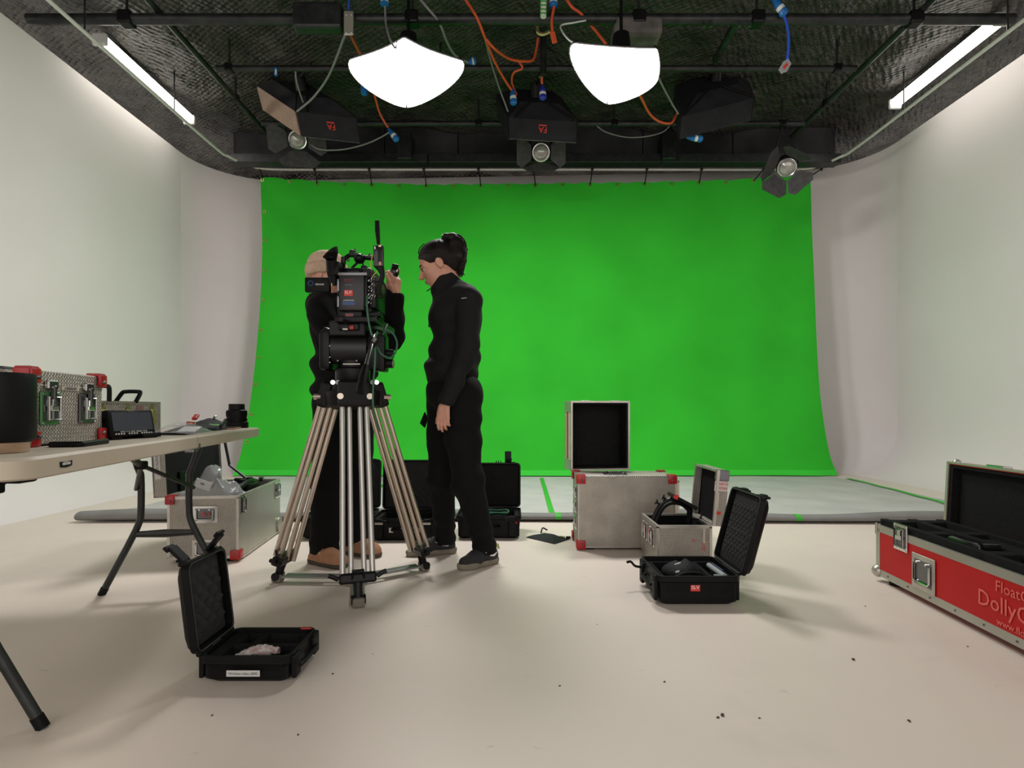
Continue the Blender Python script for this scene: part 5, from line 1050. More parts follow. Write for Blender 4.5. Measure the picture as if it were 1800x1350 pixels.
MB().cyl(W(657, 600, 2.47), W(652, 606, 2.44), 0.02, n=12).build('rosette', blk_metal, hn, smooth=True)
MB().tube([W(643, 644, 2.33), W(639, 660, 2.30), W(634, 684, 2.26), W(633, 690, 2.25)], [0.0145, 0.017, 0.0175, 0.015], 12).build('grip', blk, hn, smooth=True)
MB().tube(crom([W(673, 588, 2.62), W(680, 580, 2.6), W(692, 588, 2.6), W(698, 604, 2.6), W(694, 622, 2.6), W(683, 629, 2.6), W(670, 622, 2.6), W(663, 610, 2.58)], 6), 0.0045, 6).build('green_lead', greencable, tr, smooth=True)
MB().tube(crom([W(646, 520, 2.56), W(645, 540, 2.53), W(648, 565, 2.52), W(652, 584, 2.52), W(659, 605, 2.52), W(659, 640, 2.52), W(656, 680, 2.5), W(656, 715, 2.5), W(663, 742, 2.55), W(668, 758, 2.62)], 6), 0.0042, 6).build('green_lead', greencable, tr, smooth=True)
MB().tube([W(676, 580, 2.65), W(681, 569, 2.65)], 0.006, 8).build('lever', dark_chrome, hd, smooth=True)
# ------------------------------------------------------------------ cinema camera
YC = 2.56
cm = thing('cinema_camera', 'black rigged cinema camera with viewfinder, battery and antennas on the tripod', 'camera', W(625, 578, 2.72))
def bx(name, x0, y0, x1, y1, Y0, dep, m=blk_metal, bev=0.006, par=None):
    a = W(x0, y1, Y0); b = W(x1, y0, Y0)
    return MB().b2((a.x, Y0, a.z), (b.x, Y0+dep, b.z), bev).build(name, m, par or cm, smooth=True, angle=30)
body = bx('body', 592, 470, 654, 552, 2.62, 0.26, blk_metal, 0.012)
bat = bx('battery', 595, 481, 640, 546, YC, 0.06, mat('battery_black', (0.006, 0.006, 0.007), 0.35), 0.008)
bx('battery_rail', 592, 490, 596, 512, YC-0.004, 0.02, dark_chrome, 0.002, bat); bx('battery_rail', 592, 520, 596, 540, YC-0.004, 0.02, dark_chrome, 0.002, bat); bx('battery_rail', 640, 490, 645, 540, YC+0.01, 0.03, blk_metal, 0.002, bat)
bx('battery_plate', 594, 478, 645, 484, YC-0.002, 0.03, dark_chrome, 0.002, bat)
text('SWIT', 0.018, mat('dark_red_print', (0.22, 0.01, 0.015), 0.5), bat, W(613, 493, YC-0.001), X_, Z_); text('BATTERY', 0.008, grey_print, bat, W(613, 501, YC-0.001), X_, Z_)
bx('sticker', 605, 510, 620, 520, YC-0.001, 0.002, red_print, 0, bat); text('SLV', 0.02, white_print, bat, W(612, 514, YC-0.002), X_, Z_)
bx('print_band', 602, 530, 624, 536, YC-0.0008, 0.002, blue_print, 0, bat); text('LITHIUM ION', 0.008, white_print, bat, W(613, 528, YC-0.001), X_, Z_)
sd = bx('side_panel', 648, 486, 660, 541, 2.60, 0.2, blk_metal, 0.004)
for x, y in ((644, 491), (650, 494), (645, 500), (651, 505), (646, 510), (655, 490), (650, 518), (655, 512), (651, 524), (650, 532), (656, 500), (657, 520)):
    MB().tube([W(x, y, 2.596)+Vector((0.006*math.cos(a), 0, 0.006*math.sin(a))) for a in [2*PI*q/10 for q in range(10)]], 0.002, 5, closed=True).build('socket', chrome, sd)
    MB().cyl(W(x, y, 2.60), W(x, y, 2.588), 0.005, n=8).build('plug', blk_metal, sd)
bx('base_plate', 588, 556, 662, 566, 2.56, 0.40, blk_metal, 0.004); bx('base_wedge', 594, 545, 636, 557, 2.58, 0.3, blk_metal, 0.004)
bx('sticker', 607, 551, 621, 557, 2.578, 0.003, mat('dull_red', (0.18, 0.05, 0.05), 0.5), 0); bx('red_catch', 614, 572, 621, 579, 2.57, 0.02, red_plastic, 0.002); bx('plate_lip', 594, 568, 630, 580, 2.585, 0.3, blk_metal, 0.004); bx('alu_lip', 602, 577, 611, 580, 2.575, 0.01, alu, 0.001)
for x in (600, 655):
    MB().cyl(W(x, 561, 2.5), W(x, 561, 2.5)+Vector((0, 0.42, 0)), 0.0085, n=12).build('support_rod', blk_metal, cm, smooth=True)
bx('rod_bracket', 640, 548, 668, 556, 2.62, 0.05, blk_metal, 0.004)
lx = W(622, 512, 2.88)
MB().lathe([(0.05, 0), (0.055, 0.01), (0.055, 0.05), (0.062, 0.055), (0.062, 0.08), (0.05, 0.085)], lx, frame_rot(Y_), 28).build('lens', blk, cm, smooth=True, angle=30)
# top handle and cage
hnd = MB().tube(crom([W(602, 472, 2.68), W(606, 455, 2.68), W(622, 447, 2.70), W(640, 452, 2.72)], 5), 0.010, 8).build('top_handle', blk_metal, cm, smooth=True)
MB().sphere(W(632, 455, 2.66), 0.026, 14, 10, (1, 1.2, 0.9)).build('motor', blk_metal, hnd, smooth=True); MB().box(W(619, 446, 2.66), (0.022, 0.03, 0.03), None, 0.004).build('mount', blk_metal, hnd)
MB().tube([W(628, 462, 2.66), W(616, 474, 2.66), W(600, 480, 2.66)], 0.006, 6).build('strut', blk_metal, hnd); MB().tube([W(637, 462, 2.66), W(643, 474, 2.66), W(618, 474, 2.66)], 0.005, 6).build('strut', blk_metal, hnd)
MB().tube([W(604, 452, 2.66), W(602, 478, 2.66)], 0.012, 8).build('post', blk_metal, hnd); bx('cage_rail', 608, 474, 632, 482, 2.60, 0.2, blk_metal, 0.004, hnd)
MB().cyl(W(646, 480, 2.60), W(646, 480, 2.66), 0.022, n=16).build('focus_motor', blk_metal, hnd, smooth=True); bx('motor_mount', 634, 466, 644, 482, 2.62, 0.05, blk_metal, 0.004, hnd)
MB().tube([W(633, 452, 2.68), W(656, 454, 2.62)], 0.011, 8).build('cross_arm', blk_metal, hnd)
for x, y in ((612, 457), (624, 440), (636, 449), (650, 448)): MB().sphere(W(x, y, 2.645), 0.007, 8, 6).build('screw', dark_chrome, hnd)
# viewfinder
vf = MB().tube([W(588, 502, 2.60), W(584, 475, 2.58), W(582, 455, 2.55)], [0.022, 0.026, 0.024], 14).build('viewfinder', blk_metal, cm, smooth=True)
MB().loft([[W(582, 456, 2.55)+Vector((0.024*math.cos(a), 0.024*math.sin(a), 0)) for a in [2*PI*k/20 for k in range(20)]], [W(581, 448, 2.53)+Vector((0.033*math.cos(a), 0.03*math.sin(a), 0.012*math.cos(a))) for a in [2*PI*k/20 for k in range(20)]], [W(581, 445, 2.53)+Vector((0.031*math.cos(a), 0.028*math.sin(a), 0.026*math.cos(a)+0.004)) for a in [2*PI*k/20 for k in range(20)]], [W(582, 455, 2.54)+Vector((0.018*math.cos(a), 0.018*math.sin(a), 0)) for a in [2*PI*k/20 for k in range(20)]]], True, True).build('eyecup', blk, vf, smooth=True)
MB().tube([W(590, 470, 2.60), W(604, 466, 2.64)], 0.012, 8).build('viewfinder_arm', blk_metal, vf); bx('viewfinder_body', 574, 458, 596, 484, 2.56, 0.06, blk, 0.008, vf); bx('yellow_lead', 582, 484, 584, 503, 2.575, 0.006, mat('yellow_lead', (0.55, 0.42, 0.05), 0.5), 0.001, vf)
mo = bx('monitor', 535, 487, 579, 513, 2.60, 0.03, blk, 0.006); MB().tube([W(578, 492, 2.615), W(594, 480, 2.65)], 0.008, 8).build('monitor_arm', blk_metal, mo)
text('TERADEK', 0.010, white_print, mo, W(562, 500, 2.5985), X_, Z_); MB().tube([W(546, 498, 2.599)+Vector((0.011*math.cos(a), 0, 0.011*math.sin(a))) for a in [2*PI*q/14 for q in range(14)]], 0.002, 5, closed=True).build('logo', blue_print, mo)
tx = bx('transmitter', 656, 431, 673, 468, 2.60, 0.03, blk_gloss, 0.003); bx('fins', 664, 434, 671, 462, 2.597, 0.006, blk_metal, 0.001, tx); bx('label', 666, 460, 670, 466, 2.596, 0.005, mat('rose_label', (0.55, 0.25, 0.2), 0.5), 0, tx); bx('indicator', 658, 433, 660, 438, 2.598, 0.004, white_print, 0, tx); bx('gold_plug', 665, 430, 670, 434, 2.597, 0.006, copperm, 0.001, tx)
for x0, x1 in ((661, 664), (665, 667)): MB().tube([W(x1, 430, 2.615), W(x0+0.5, 405, 2.615), W(x0, 388, 2.615)], [0.004, 0.0065, 0.0055], 8).build('antenna', blk, tx, smooth=True)
for pts, r, m_ in ([((658, 466), (668, 478), (672, 492), (668, 505), (671, 520)), 0.006, blk], [((661, 495), (671, 494), (678, 505), (677, 518), (668, 523), (660, 521)), 0.004, blk], [((671, 470), (672, 485), (668, 500), (664, 518)), 0.012, blk_metal], [((655, 448), (652, 465), (653, 478)), 0.0025, mat('yellow_lead', (0.55, 0.42, 0.05), 0.5)], [((653, 488), (662, 478), (668, 472)), 0.0025, mat('yellow_lead', (0.55, 0.42, 0.05), 0.5)]):
    MB().tube(crom([W(a, b, 2.61) for a, b in pts], 5), r, 7).build('cable', m_, cm, smooth=True)

# ------------------------------------------------------------------ people: smooth-blended distance fields meshed with surface nets
class Field:
    def __init__(s, lo, hi, h):
        s.lo = np.array(lo, float); s.h = h; s.n = np.ceil((np.array(hi, float)-s.lo)/h).astype(int)+1
        s.d = np.full(s.n, 1.0, np.float32)
    def sub(s, lo, hi, pad):
        a = np.maximum(np.floor((np.array(lo)-pad-s.lo)/s.h).astype(int), 0); b = np.minimum(np.ceil((np.array(hi)+pad-s.lo)/s.h).astype(int)+1, s.n)
        if np.any(b <= a): return None
        ax = [s.lo[k]+s.h*np.arange(a[k], b[k]) for k in range(3)]
        P = np.stack(np.meshgrid(*ax, indexing='ij'), -1).astype(np.float32)
        return tuple(slice(a[k], b[k]) for k in range(3)), P
    def put(s, sl, d, k, cut=False):
        o = s.d[sl]
        if cut:
            d = -d; hh = np.maximum(k-np.abs(o-d), 0)/max(k, 1e-6); s.d[sl] = np.maximum(o, d)+hh*hh*k*0.25
        else:
            hh = np.maximum(k-np.abs(o-d), 0)/max(k, 1e-6); s.d[sl] = np.minimum(o, d)-hh*hh*k*0.25
    def cap(s, a, b, ra, rb=None, k=0.02, cut=False):
        rb = ra if rb is None else rb; a = np.array(a, float); b = np.array(b, float); r = max(ra, rb)
        q = s.sub(np.minimum(a, b)-r, np.maximum(a, b)+r, k+3*s.h)
        if q is None: return s
        sl, P = q; ab = b-a; t = np.clip(((P-a)@ab)/max(ab@ab, 1e-9), 0, 1)
        d = np.linalg.norm(P-a-t[..., None]*ab, axis=-1)-(ra+(rb-ra)*t); s.put(sl, d.astype(np.float32), k, cut); return s
    def chain(s, pts, rs, k=0.02):
        for i in range(len(pts)-1): s.cap(pts[i], pts[i+1], rs[i], rs[i+1], k)
        return s
    def ell(s, c, r, R=None, k=0.02, cut=False):
        c = np.array(c, float); r = np.array(r, float); m = r.max(); q = s.sub(c-m, c+m, k+3*s.h)
        if q is None: return s
        sl, P = q; p = P-c
        if R is not None: p = p@np.array(R)            # columns of R are the local axes
        k0 = np.linalg.norm(p/r, axis=-1); k1 = np.linalg.norm(p/(r*r), axis=-1)+1e-6
        s.put(sl, (k0*(k0-1)/k1).astype(np.float32), k, cut); return s
    def mesh(s, name, m, parent, smooth=True):
        d = s.d; sg = d < 0; n = np.array(d.shape)-1
        cnt = np.zeros(n, np.uint8)
        for i in (0, 1):
            for j in (0, 1):
                for k in (0, 1): cnt += sg[i:n[0]+i, j:n[1]+j, k:n[2]+k]
        act = np.argwhere((cnt > 0) & (cnt < 8)); vid = np.full(n, -1, np.int32); vid[tuple(act.T)] = np.arange(len(act))
        acc = np.zeros((len(act), 3)); num = np.zeros(len(act)); cs = [(i, j, k) for i in (0, 1) for j in (0, 1) for k in (0, 1)]
        for a in range(8):
            for b in range(a+1, 8):
                ca, cb_ = np.array(cs[a]), np.array(cs[b])
                if np.abs(ca-cb_).sum() != 1: continue
                da = d[tuple((act+ca).T)]; db = d[tuple((act+cb_).T)]; mk = (da < 0) != (db < 0)
                t = (da/(da-db+1e-12))[mk]; acc[mk] += ca+(cb_-ca)*t[:, None]; num[mk] += 1
        V = (act+acc/num[:, None])*s.h+s.lo
        Q = []
        for ax in range(3):
            o1, o2 = [(1, 2), (2, 0), (0, 1)][ax]
            sl0 = [slice(None)]*3; sl1 = [slice(None)]*3; sl0[ax] = slice(0, -1); sl1[ax] = slice(1, None)
            e = sg[tuple(sl0)] != sg[tuple(sl1)]; E = np.argwhere(e); E = E[(E[:, o1] > 0) & (E[:, o2] > 0) & (E[:, o1] < n[o1]) & (E[:, o2] < n[o2])]
            def g(a, b): q = E.copy(); q[:, o1] -= a; q[:, o2] -= b; return vid[tuple(q.T)]
            quad = np.stack([g(1, 1), g(0, 1), g(0, 0), g(1, 0)], 1); fl_ = ~sg[tuple(E.T)]
            quad[fl_] = quad[fl_][:, ::-1]; Q.append(quad)
        Q = np.concatenate(Q); Q = Q[(Q >= 0).all(1)]
        inv = np.array(rootmat(parent).inverted()); V = V@inv[:3, :3].T+inv[:3, 3]
        me = bpy.data.meshes.new(name); me.vertices.add(len(V)); me.vertices.foreach_set('co', V.astype(np.float32).ravel())
        me.loops.add(len(Q)*4); me.loops.foreach_set('vertex_index', Q.astype(np.int32).ravel()); me.polygons.add(len(Q))
        me.polygons.foreach_set('loop_start', (np.arange(len(Q))*4).astype(np.int32)); me.polygons.foreach_set('use_smooth', np.ones(len(Q), bool))
        me.update(calc_edges=True); me.validate(); me.materials.append(m)
        o = bpy.data.objects.new(name, me); COL.objects.link(o); o.parent = parent; return o
    def folds(s, terms):
        ax = [s.lo[k]+s.h*np.arange(s.n[k]) for k in range(3)]; X, Y, Z = np.meshgrid(*ax, indexing='ij', sparse=True)
        for amp, fx, fy, fz, ph, z0, zw in terms:
            s.d += (amp*np.sin(fx*X+fy*Y+fz*Z+ph+1.3*np.sin(9*Z+5*X))*np.exp(-((Z-z0)/zw)**2)).astype(np.float32)
        return s
def hand(f, wrist, d, n, sd, curl, spread=0.0, sc=1.0, thumb=(0.55, 0.75, 0.35), tc=0.4, k=0.006):
    wrist = np.array(wrist, float); d = np.array(d, float); d /= np.linalg.norm(d); sd = np.array(sd, float); sd -= d*(sd@d); sd /= np.linalg.norm(sd); n = np.array(n, float); n -= d*(n@d)+sd*(n@sd); n /= np.linalg.norm(n)
    for i, (ln, w_) in enumerate(((0.070, 0.030), (0.079, 0.011), (0.073, -0.009), (0.056, -0.027))):
        b = wrist+(d*(0.086-0.004*abs(i-1.2))+sd*w_)*sc
        f.cap(wrist+d*0.012*sc+sd*w_*0.55*sc, b, 0.0125*sc, 0.0105*sc, 0.012)
        cur = b; a = 0.0; dr = d+sd*spread*(1.2-i); dr = dr/np.linalg.norm(dr); r = 0.0092*sc
        c = curl[i] if isinstance(curl, (list, tuple)) else curl
        for seg, fr in enumerate((0.45, 0.30, 0.25)):
            a += c*(0.75 if seg == 0 else 1.0); v = dr*math.cos(a)+n*math.sin(a); nx = cur+v*ln*fr*sc; f.cap(cur, nx, r, r*0.9, k); cur = nx; r *= 0.9
    t0 = wrist+(d*0.022+sd*0.022)*sc; v = d*thumb[0]+sd*thumb[1]+n*thumb[2]; v /= np.linalg.norm(v); t1 = t0+v*0.042*sc
    v2 = v*math.cos(tc)+(d*0.8+n*0.5)/np.linalg.norm(d*0.8+n*0.5)*math.sin(tc); v2 /= np.linalg.norm(v2); t2 = t1+v2*0.034*sc; t3 = t2+v2*0.024*sc
    f.cap(t0, t1, 0.016*sc, 0.0125*sc, 0.014); f.cap(t1, t2, 0.0115*sc, 0.0105*sc, k); f.cap(t2, t3, 0.0105*sc, 0.0085*sc, k)
def head(f, C, fwd, up, k=0.018, beard=False):
    fwd = Vector(fwd).normalized(); up = Vector(up); up = (up-fwd*up.dot(fwd)).normalized(); sd = up.cross(fwd); R = Matrix((fwd, sd, up)).transposed()
    def P(a, b, c): return C+fwd*a+sd*b+up*c
    f.ell(P(-0.015, 0, 0.03), (0.097, 0.076, 0.09), R, k); f.ell(P(0.028, 0, -0.04), (0.062, 0.058, 0.078), R, 0.03)
    f.cap(P(0.058, 0, -0.10), P(0.05, 0, -0.09), 0.019, 0.024, 0.02)
    for s_ in (-1, 1):
        f.cap(P(0.045, 0.012*s_, -0.097), P(-0.018, 0.052*s_, -0.06), 0.016, 0.018, 0.025); f.ell(P(0.058, 0.034*s_, -0.03), (0.022, 0.024, 0.024), R, 0.02)
        f.cap(P(0.078, 0.014*s_, 0.014), P(0.066, 0.045*s_, 0.012), 0.011, 0.010, 0.014)
        f.ell(P(-0.012, 0.074*s_, -0.012), (0.020, 0.010, 0.032), R, 0.004); f.ell(P(-0.005, 0.085*s_, -0.010), (0.009, 0.006, 0.016), R, 0.003, cut=True)
        f.ell(P(0.084, 0.031*s_, -0.006), (0.011, 0.014, 0.008), R, 0.006, cut=True); f.ell(P(0.100, 0.010*s_, -0.036), (0.008, 0.007, 0.007), R, 0.005)
    f.cap(P(0.080, 0, 0.005), P(0.110, 0, -0.033), 0.0075, 0.0095, 0.010)
    f.ell(P(0.084, 0, -0.060), (0.012, 0.022, 0.0055), R, 0.006); f.ell(P(0.081, 0, -0.072), (0.012, 0.018, 0.006), R, 0.006); f.ell(P(0.098, 0, -0.0655), (0.014, 0.022, 0.0014), R, 0.002, cut=True)
    return P, R
# ---- woman
YW = 3.05
wo = thing('person', 'person with dark ponytail in black jacket and trainers, leaning towards the camera rig', 'person', (-0.30, 3.05, 0))
f = Field((-0.66, 2.68, -0.02), (0.02, 3.42, 1.82), 0.0045)
pit = math.radians(24); HC = W(768, 466, YW); fw = Vector((-math.cos(pit), -0.10, -math.sin(pit))); upv = Vector((-math.sin(pit), 0, math.cos(pit)))
P, RH = head(f, HC, fw, upv)
f.cap(P(-0.03, 0, -0.05), W(800, 520, YW), 0.052, 0.06, 0.03)
f.ell(W(804, 560, YW), (0.10, 0.14, 0.14)); f.ell(W(802, 615, YW), (0.09, 0.115, 0.12), k=0.05); f.ell(W(798, 680, YW), (0.115, 0.15, 0.11), k=0.05)
SH = {}
ARM_N = [W(826, 528, 2.885), W(821, 616, 2.835), W(785, 705, 2.85)]; ARM_F = [W(826, 528, 3.215), W(820, 616, 3.265), W(790, 690, 3.24)]
LEG_N = [W(806, 706, 2.965), W(823, 848, 2.965), W(852, 962, 3.05)]; LEG_F = [W(790, 712, 3.13), W(776, 840, 3.15), W(783, 945, 3.26)]
f.chain(ARM_N, [0.045, 0.036, 0.025]); f.chain(ARM_F, [0.045, 0.036, 0.025]); f.chain(LEG_N, [0.075, 0.052, 0.030]); f.chain(LEG_F, [0.075, 0.052, 0.026])
f.cap(LEG_N[2], LEG_N[2]-Vector((0, 0, 0.04)), 0.026, 0.022); f.cap(LEG_F[2]+Vector((0, 0, 0.02)), LEG_F[2]-Vector((0, 0, 0.02)), 0.024, 0.02)
hand(f, W(783, 709, 2.85), W(779, 742, 2.84)-W(784, 706, 2.85), (0.35, 0.9, 0.1), (-0.9, 0.3, 0), [0.25, 0.32, 0.4, 0.5], sc=0.92, thumb=(0.85, 0.35, 0.35), tc=0.2)
hand(f, W(789, 694, 3.24), (-0.15, 0, -1), (0.3, -0.9, 0), (-0.9, 0, 0), 0.35, sc=0.9)
f.mesh('body', skin, wo)
for s_ in (-1, 1):
    e = MB().sphere(P(0.0705, 0.031*s_, -0.007), 0.0125, 14, 10).build('eye', mat('eye_white', (0.7, 0.68, 0.66), 0.2), wo, smooth=True); MB().sphere(P(0.0780, 0.0318*s_, -0.008), 0.0068, 12, 8).build('iris', mat('iris', (0.02, 0.012, 0.008), 0.1), e, smooth=True)
    MB().tube([P(0.090, 0.016*s_, 0.016), P(0.085, 0.034*s_, 0.021), P(0.070, 0.050*s_, 0.014)], [0.003, 0.0035, 0.002], 6).build('eyebrow', hairm, wo, smooth=True)
    MB().tube([P(0.0885, 0.020*s_, 0.000), P(0.0885, 0.033*s_, 0.003), P(0.078, 0.045*s_, -0.004)], 0.0018, 5).build('eyelash', hairm, wo)
MB().tube(crom([P(0.0885, -0.018, -0.0645), P(0.0955, 0, -0.064), P(0.0885, 0.018, -0.0645)], 5), [0.003]*11, 6).build('lips', lipm, wo, smooth=True)
# hair
f = Field(np.array(HC)-0.22, np.array(HC)+0.24, 0.004)
f.ell(P(-0.022, 0, 0.036), (0.105, 0.085, 0.090), RH, 0.01)
f.ell(P(-0.075, 0, -0.01), (0.05, 0.07, 0.07), RH, 0.03)
f.ell(P(0.105, 0, -0.035), (0.085, 0.12, 0.095), RH, 0.012, cut=True); f.ell(P(0.03, 0.09, -0.055), (0.055, 0.05, 0.06), RH, 0.01, cut=True); f.ell(P(0.03, -0.09, -0.055), (0.055, 0.05, 0.06), RH, 0.01, cut=True)
for s_ in (-1, 1): f.ell(P(-0.005, 0.088*s_, -0.022), (0.024, 0.022, 0.036), RH, 0.006, cut=True)
f.chain([W(778, 424, YW), W(784, 416, YW), W(796, 418, YW), W(806, 428, YW), W(810, 444, YW), W(810, 458, YW), W(806, 472, YW), W(803, 480, YW)], [0.016, 0.018, 0.026, 0.032, 0.034, 0.030, 0.022, 0.008], 0.006)
f.chain([W(800, 430, YW-0.02), W(801, 450, YW-0.03), W(798, 468, YW-0.02)], [0.03, 0.036, 0.02], 0.015)
hr = f.mesh('hair', hairm, wo)
sm = MB(); rs = random.Random(3)
for k in range(70):
    j = rs.uniform(-1, 1); b_ = rs.uniform(-0.034, 0.030); q = rs.uniform(0.9, 1.12)
    sm.tube(crom([W(782+3*j, 417-3*abs(j), YW+b_*0.4), W(797+9*j*q, 417-6*j+abs(b_)*60, YW+b_*0.8), W(808+11*j*q, 432-6*j, YW+b_), W(811+9*j*q, 452, YW+b_), W(808+8*j*q, 470+4*j, YW+b_*0.8), W(805+9*j, 478+9*rs.random(), YW+b_*0.5)], 4), 0.0022, 4)
for k in range(60):
    a_ = rs.uniform(0.25, PI-0.25); pts_ = [P(-0.022+0.106*math.cos(t_)*math.sin(a_), -0.086*math.cos(a_), 0.036+0.0915*math.sin(t_)*math.sin(a_)) for t_ in (0.42, 0.8, 1.2, 1.6, 1.95)]; sm.tube(crom(pts_+[W(779, 421, YW)], 4), 0.0020, 4)
sm.build('hair_locks', hairm, hr, smooth=True)['kind'] = 'stuff'
for pts in (((806, 424), (816, 436), (820, 442), (822, 437)), ((812, 450), (820, 456), (818, 464)), ((808, 466), (813, 476), (816, 484)), ((812, 440), (819, 450), (821, 452)), ((804, 472), (806, 482), (810, 488)), ((735, 446), (738, 436), (746, 428))):
    MB().tube(crom([W(a, b, YW) for a, b in pts], 4), 0.0028, 5).build('strand', hairm, hr, smooth=True)
MB().tube([W(780+2*math.cos(a), 420+5*math.cos(a), YW)+Vector((0, 0.019*math.sin(a), 0)) for a in [2*PI*q/14 for q in range(14)]], 0.006, 6, closed=True).build('hair_tie', blk, hr, smooth=True)
# jacket
f = Field((-0.60, 2.68, 0.72), (-0.08, 3.42, 1.62), 0.005)
f.ell(W(800, 556, YW), (0.125, 0.165, 0.15), k=0.04); f.ell(W(776, 560, YW), (0.062, 0.135, 0.085), k=0.05); f.ell(W(822, 552, YW), (0.075, 0.15, 0.135), k=0.05)
f.cap(W(816, 523, 2.94), W(816, 523, 3.16), 0.060, 0.060, 0.06); f.ell(W(802, 606, YW), (0.115, 0.145, 0.12), k=0.05)
f.ell(W(793, 655, YW), (0.138, 0.178, 0.125), k=0.13)
_z = (f.lo[2]+f.h*np.arange(f.n[2]))[None, None, :]; f.d[:] = np.maximum(f.d, W(0, 674, YW).z-_z)
f.cap(W(802, 528, YW), W(783, 494, YW), 0.082, 0.068, 0.04); f.cap(W(778, 516, YW), W(773, 510, YW), 0.056, 0.046, 0.03); f.cap(W(750, 480, YW), W(757, 490, YW), 0.060, 0.048, 0.008, cut=True); f.cap(W(766, 476, YW), W(775, 486, YW), 0.052, 0.052, 0.01, cut=True)
f.chain(ARM_N, [0.064, 0.055, 0.040], 0.03); f.chain(ARM_F, [0.062, 0.055, 0.040], 0.03)
f.cap(W(800, 672, 2.85), W(785, 704, 2.85), 0.046, 0.042, 0.01); f.cap(W(784, 708, 2.85), W(781, 722, 2.85), 0.030, 0.05, 0.004, cut=True)
f.folds([(0.0055, 12, 14, 52, 0.3, 1.14, 0.10), (0.0035, 30, 10, 34, 1.0, 0.98, 0.10), (0.003, 20, 25, 30, 2.0, 1.42, 0.14), (0.003, 35, 8, 60, 0.5, 1.08, 0.12)])
jk = f.mesh('jacket', jacketm, wo)
MB().box(W(816, 524, 2.826), (0.028, 0.003, 0.004), Matrix.Rotation(-0.1, 3, 'Y')).build('sleeve_print', mat('dim_print', (0.35, 0.35, 0.35), 0.6), jk)
MB().tube(crom([W(764, 505, 3.04), W(756, 508, 3.03), W(750, 512, 3.03)], 3), 0.003, 6).build('zip_pull', blk_gloss, jk); MB().tube(crom([W(771, 520, 3.045), W(757, 545, 3.045), W(754, 575, 3.045)], 5), 0.004, 6).build('zip', blk_metal, jk)
# trousers
f = Field((-0.60, 2.75, 0.02), (-0.02, 3.40, 1.06), 0.005)
f.ell(W(797, 688, YW), (0.146, 0.172, 0.12), k=0.04); f.ell(W(822, 696, YW), (0.075, 0.15, 0.09), k=0.05)
f.chain(LEG_N, [0.098, 0.079, 0.060], 0.05); f.chain(LEG_F, [0.094, 0.074, 0.056], 0.05); f.chain([W(815, 690, 2.96), W(815, 770, 2.95)], [0.09, 0.085], 0.04)
f.chain([W(781, 700, 3.1), W(775, 780, 3.13)], [0.09, 0.078], 0.04)
f.cap(LEG_N[2], LEG_N[2]+Vector((0, 0, -0.03)), 0.058, 0.056, 0.02); f.cap(LEG_F[2], LEG_F[2]+Vector((0, 0, -0.03)), 0.054, 0.052, 0.02)
_z = (f.lo[2]+f.h*np.arange(f.n[2]))[None, None, :]; f.d[:] = np.maximum(f.d, 0.062-_z)
f.folds([(0.0045, 22, 12, 60, 0.3, 0.45, 0.12), (0.004, 30, 10, 45, 1.0, 0.75, 0.16), (0.0045, 25, 15, 75, 2.0, 0.16, 0.09), (0.003, 40, 6, 30, 0.5, 0.6, 0.2)])
tz = f.mesh('trousers', trouserm, wo)
MB().prism([W(746, 724, 3.12), W(738, 744, 3.12), W(746, 752, 3.12), W(752, 735, 3.12)], (0, 0.03, 0)).build('pocket_flap', trouserm, tz)
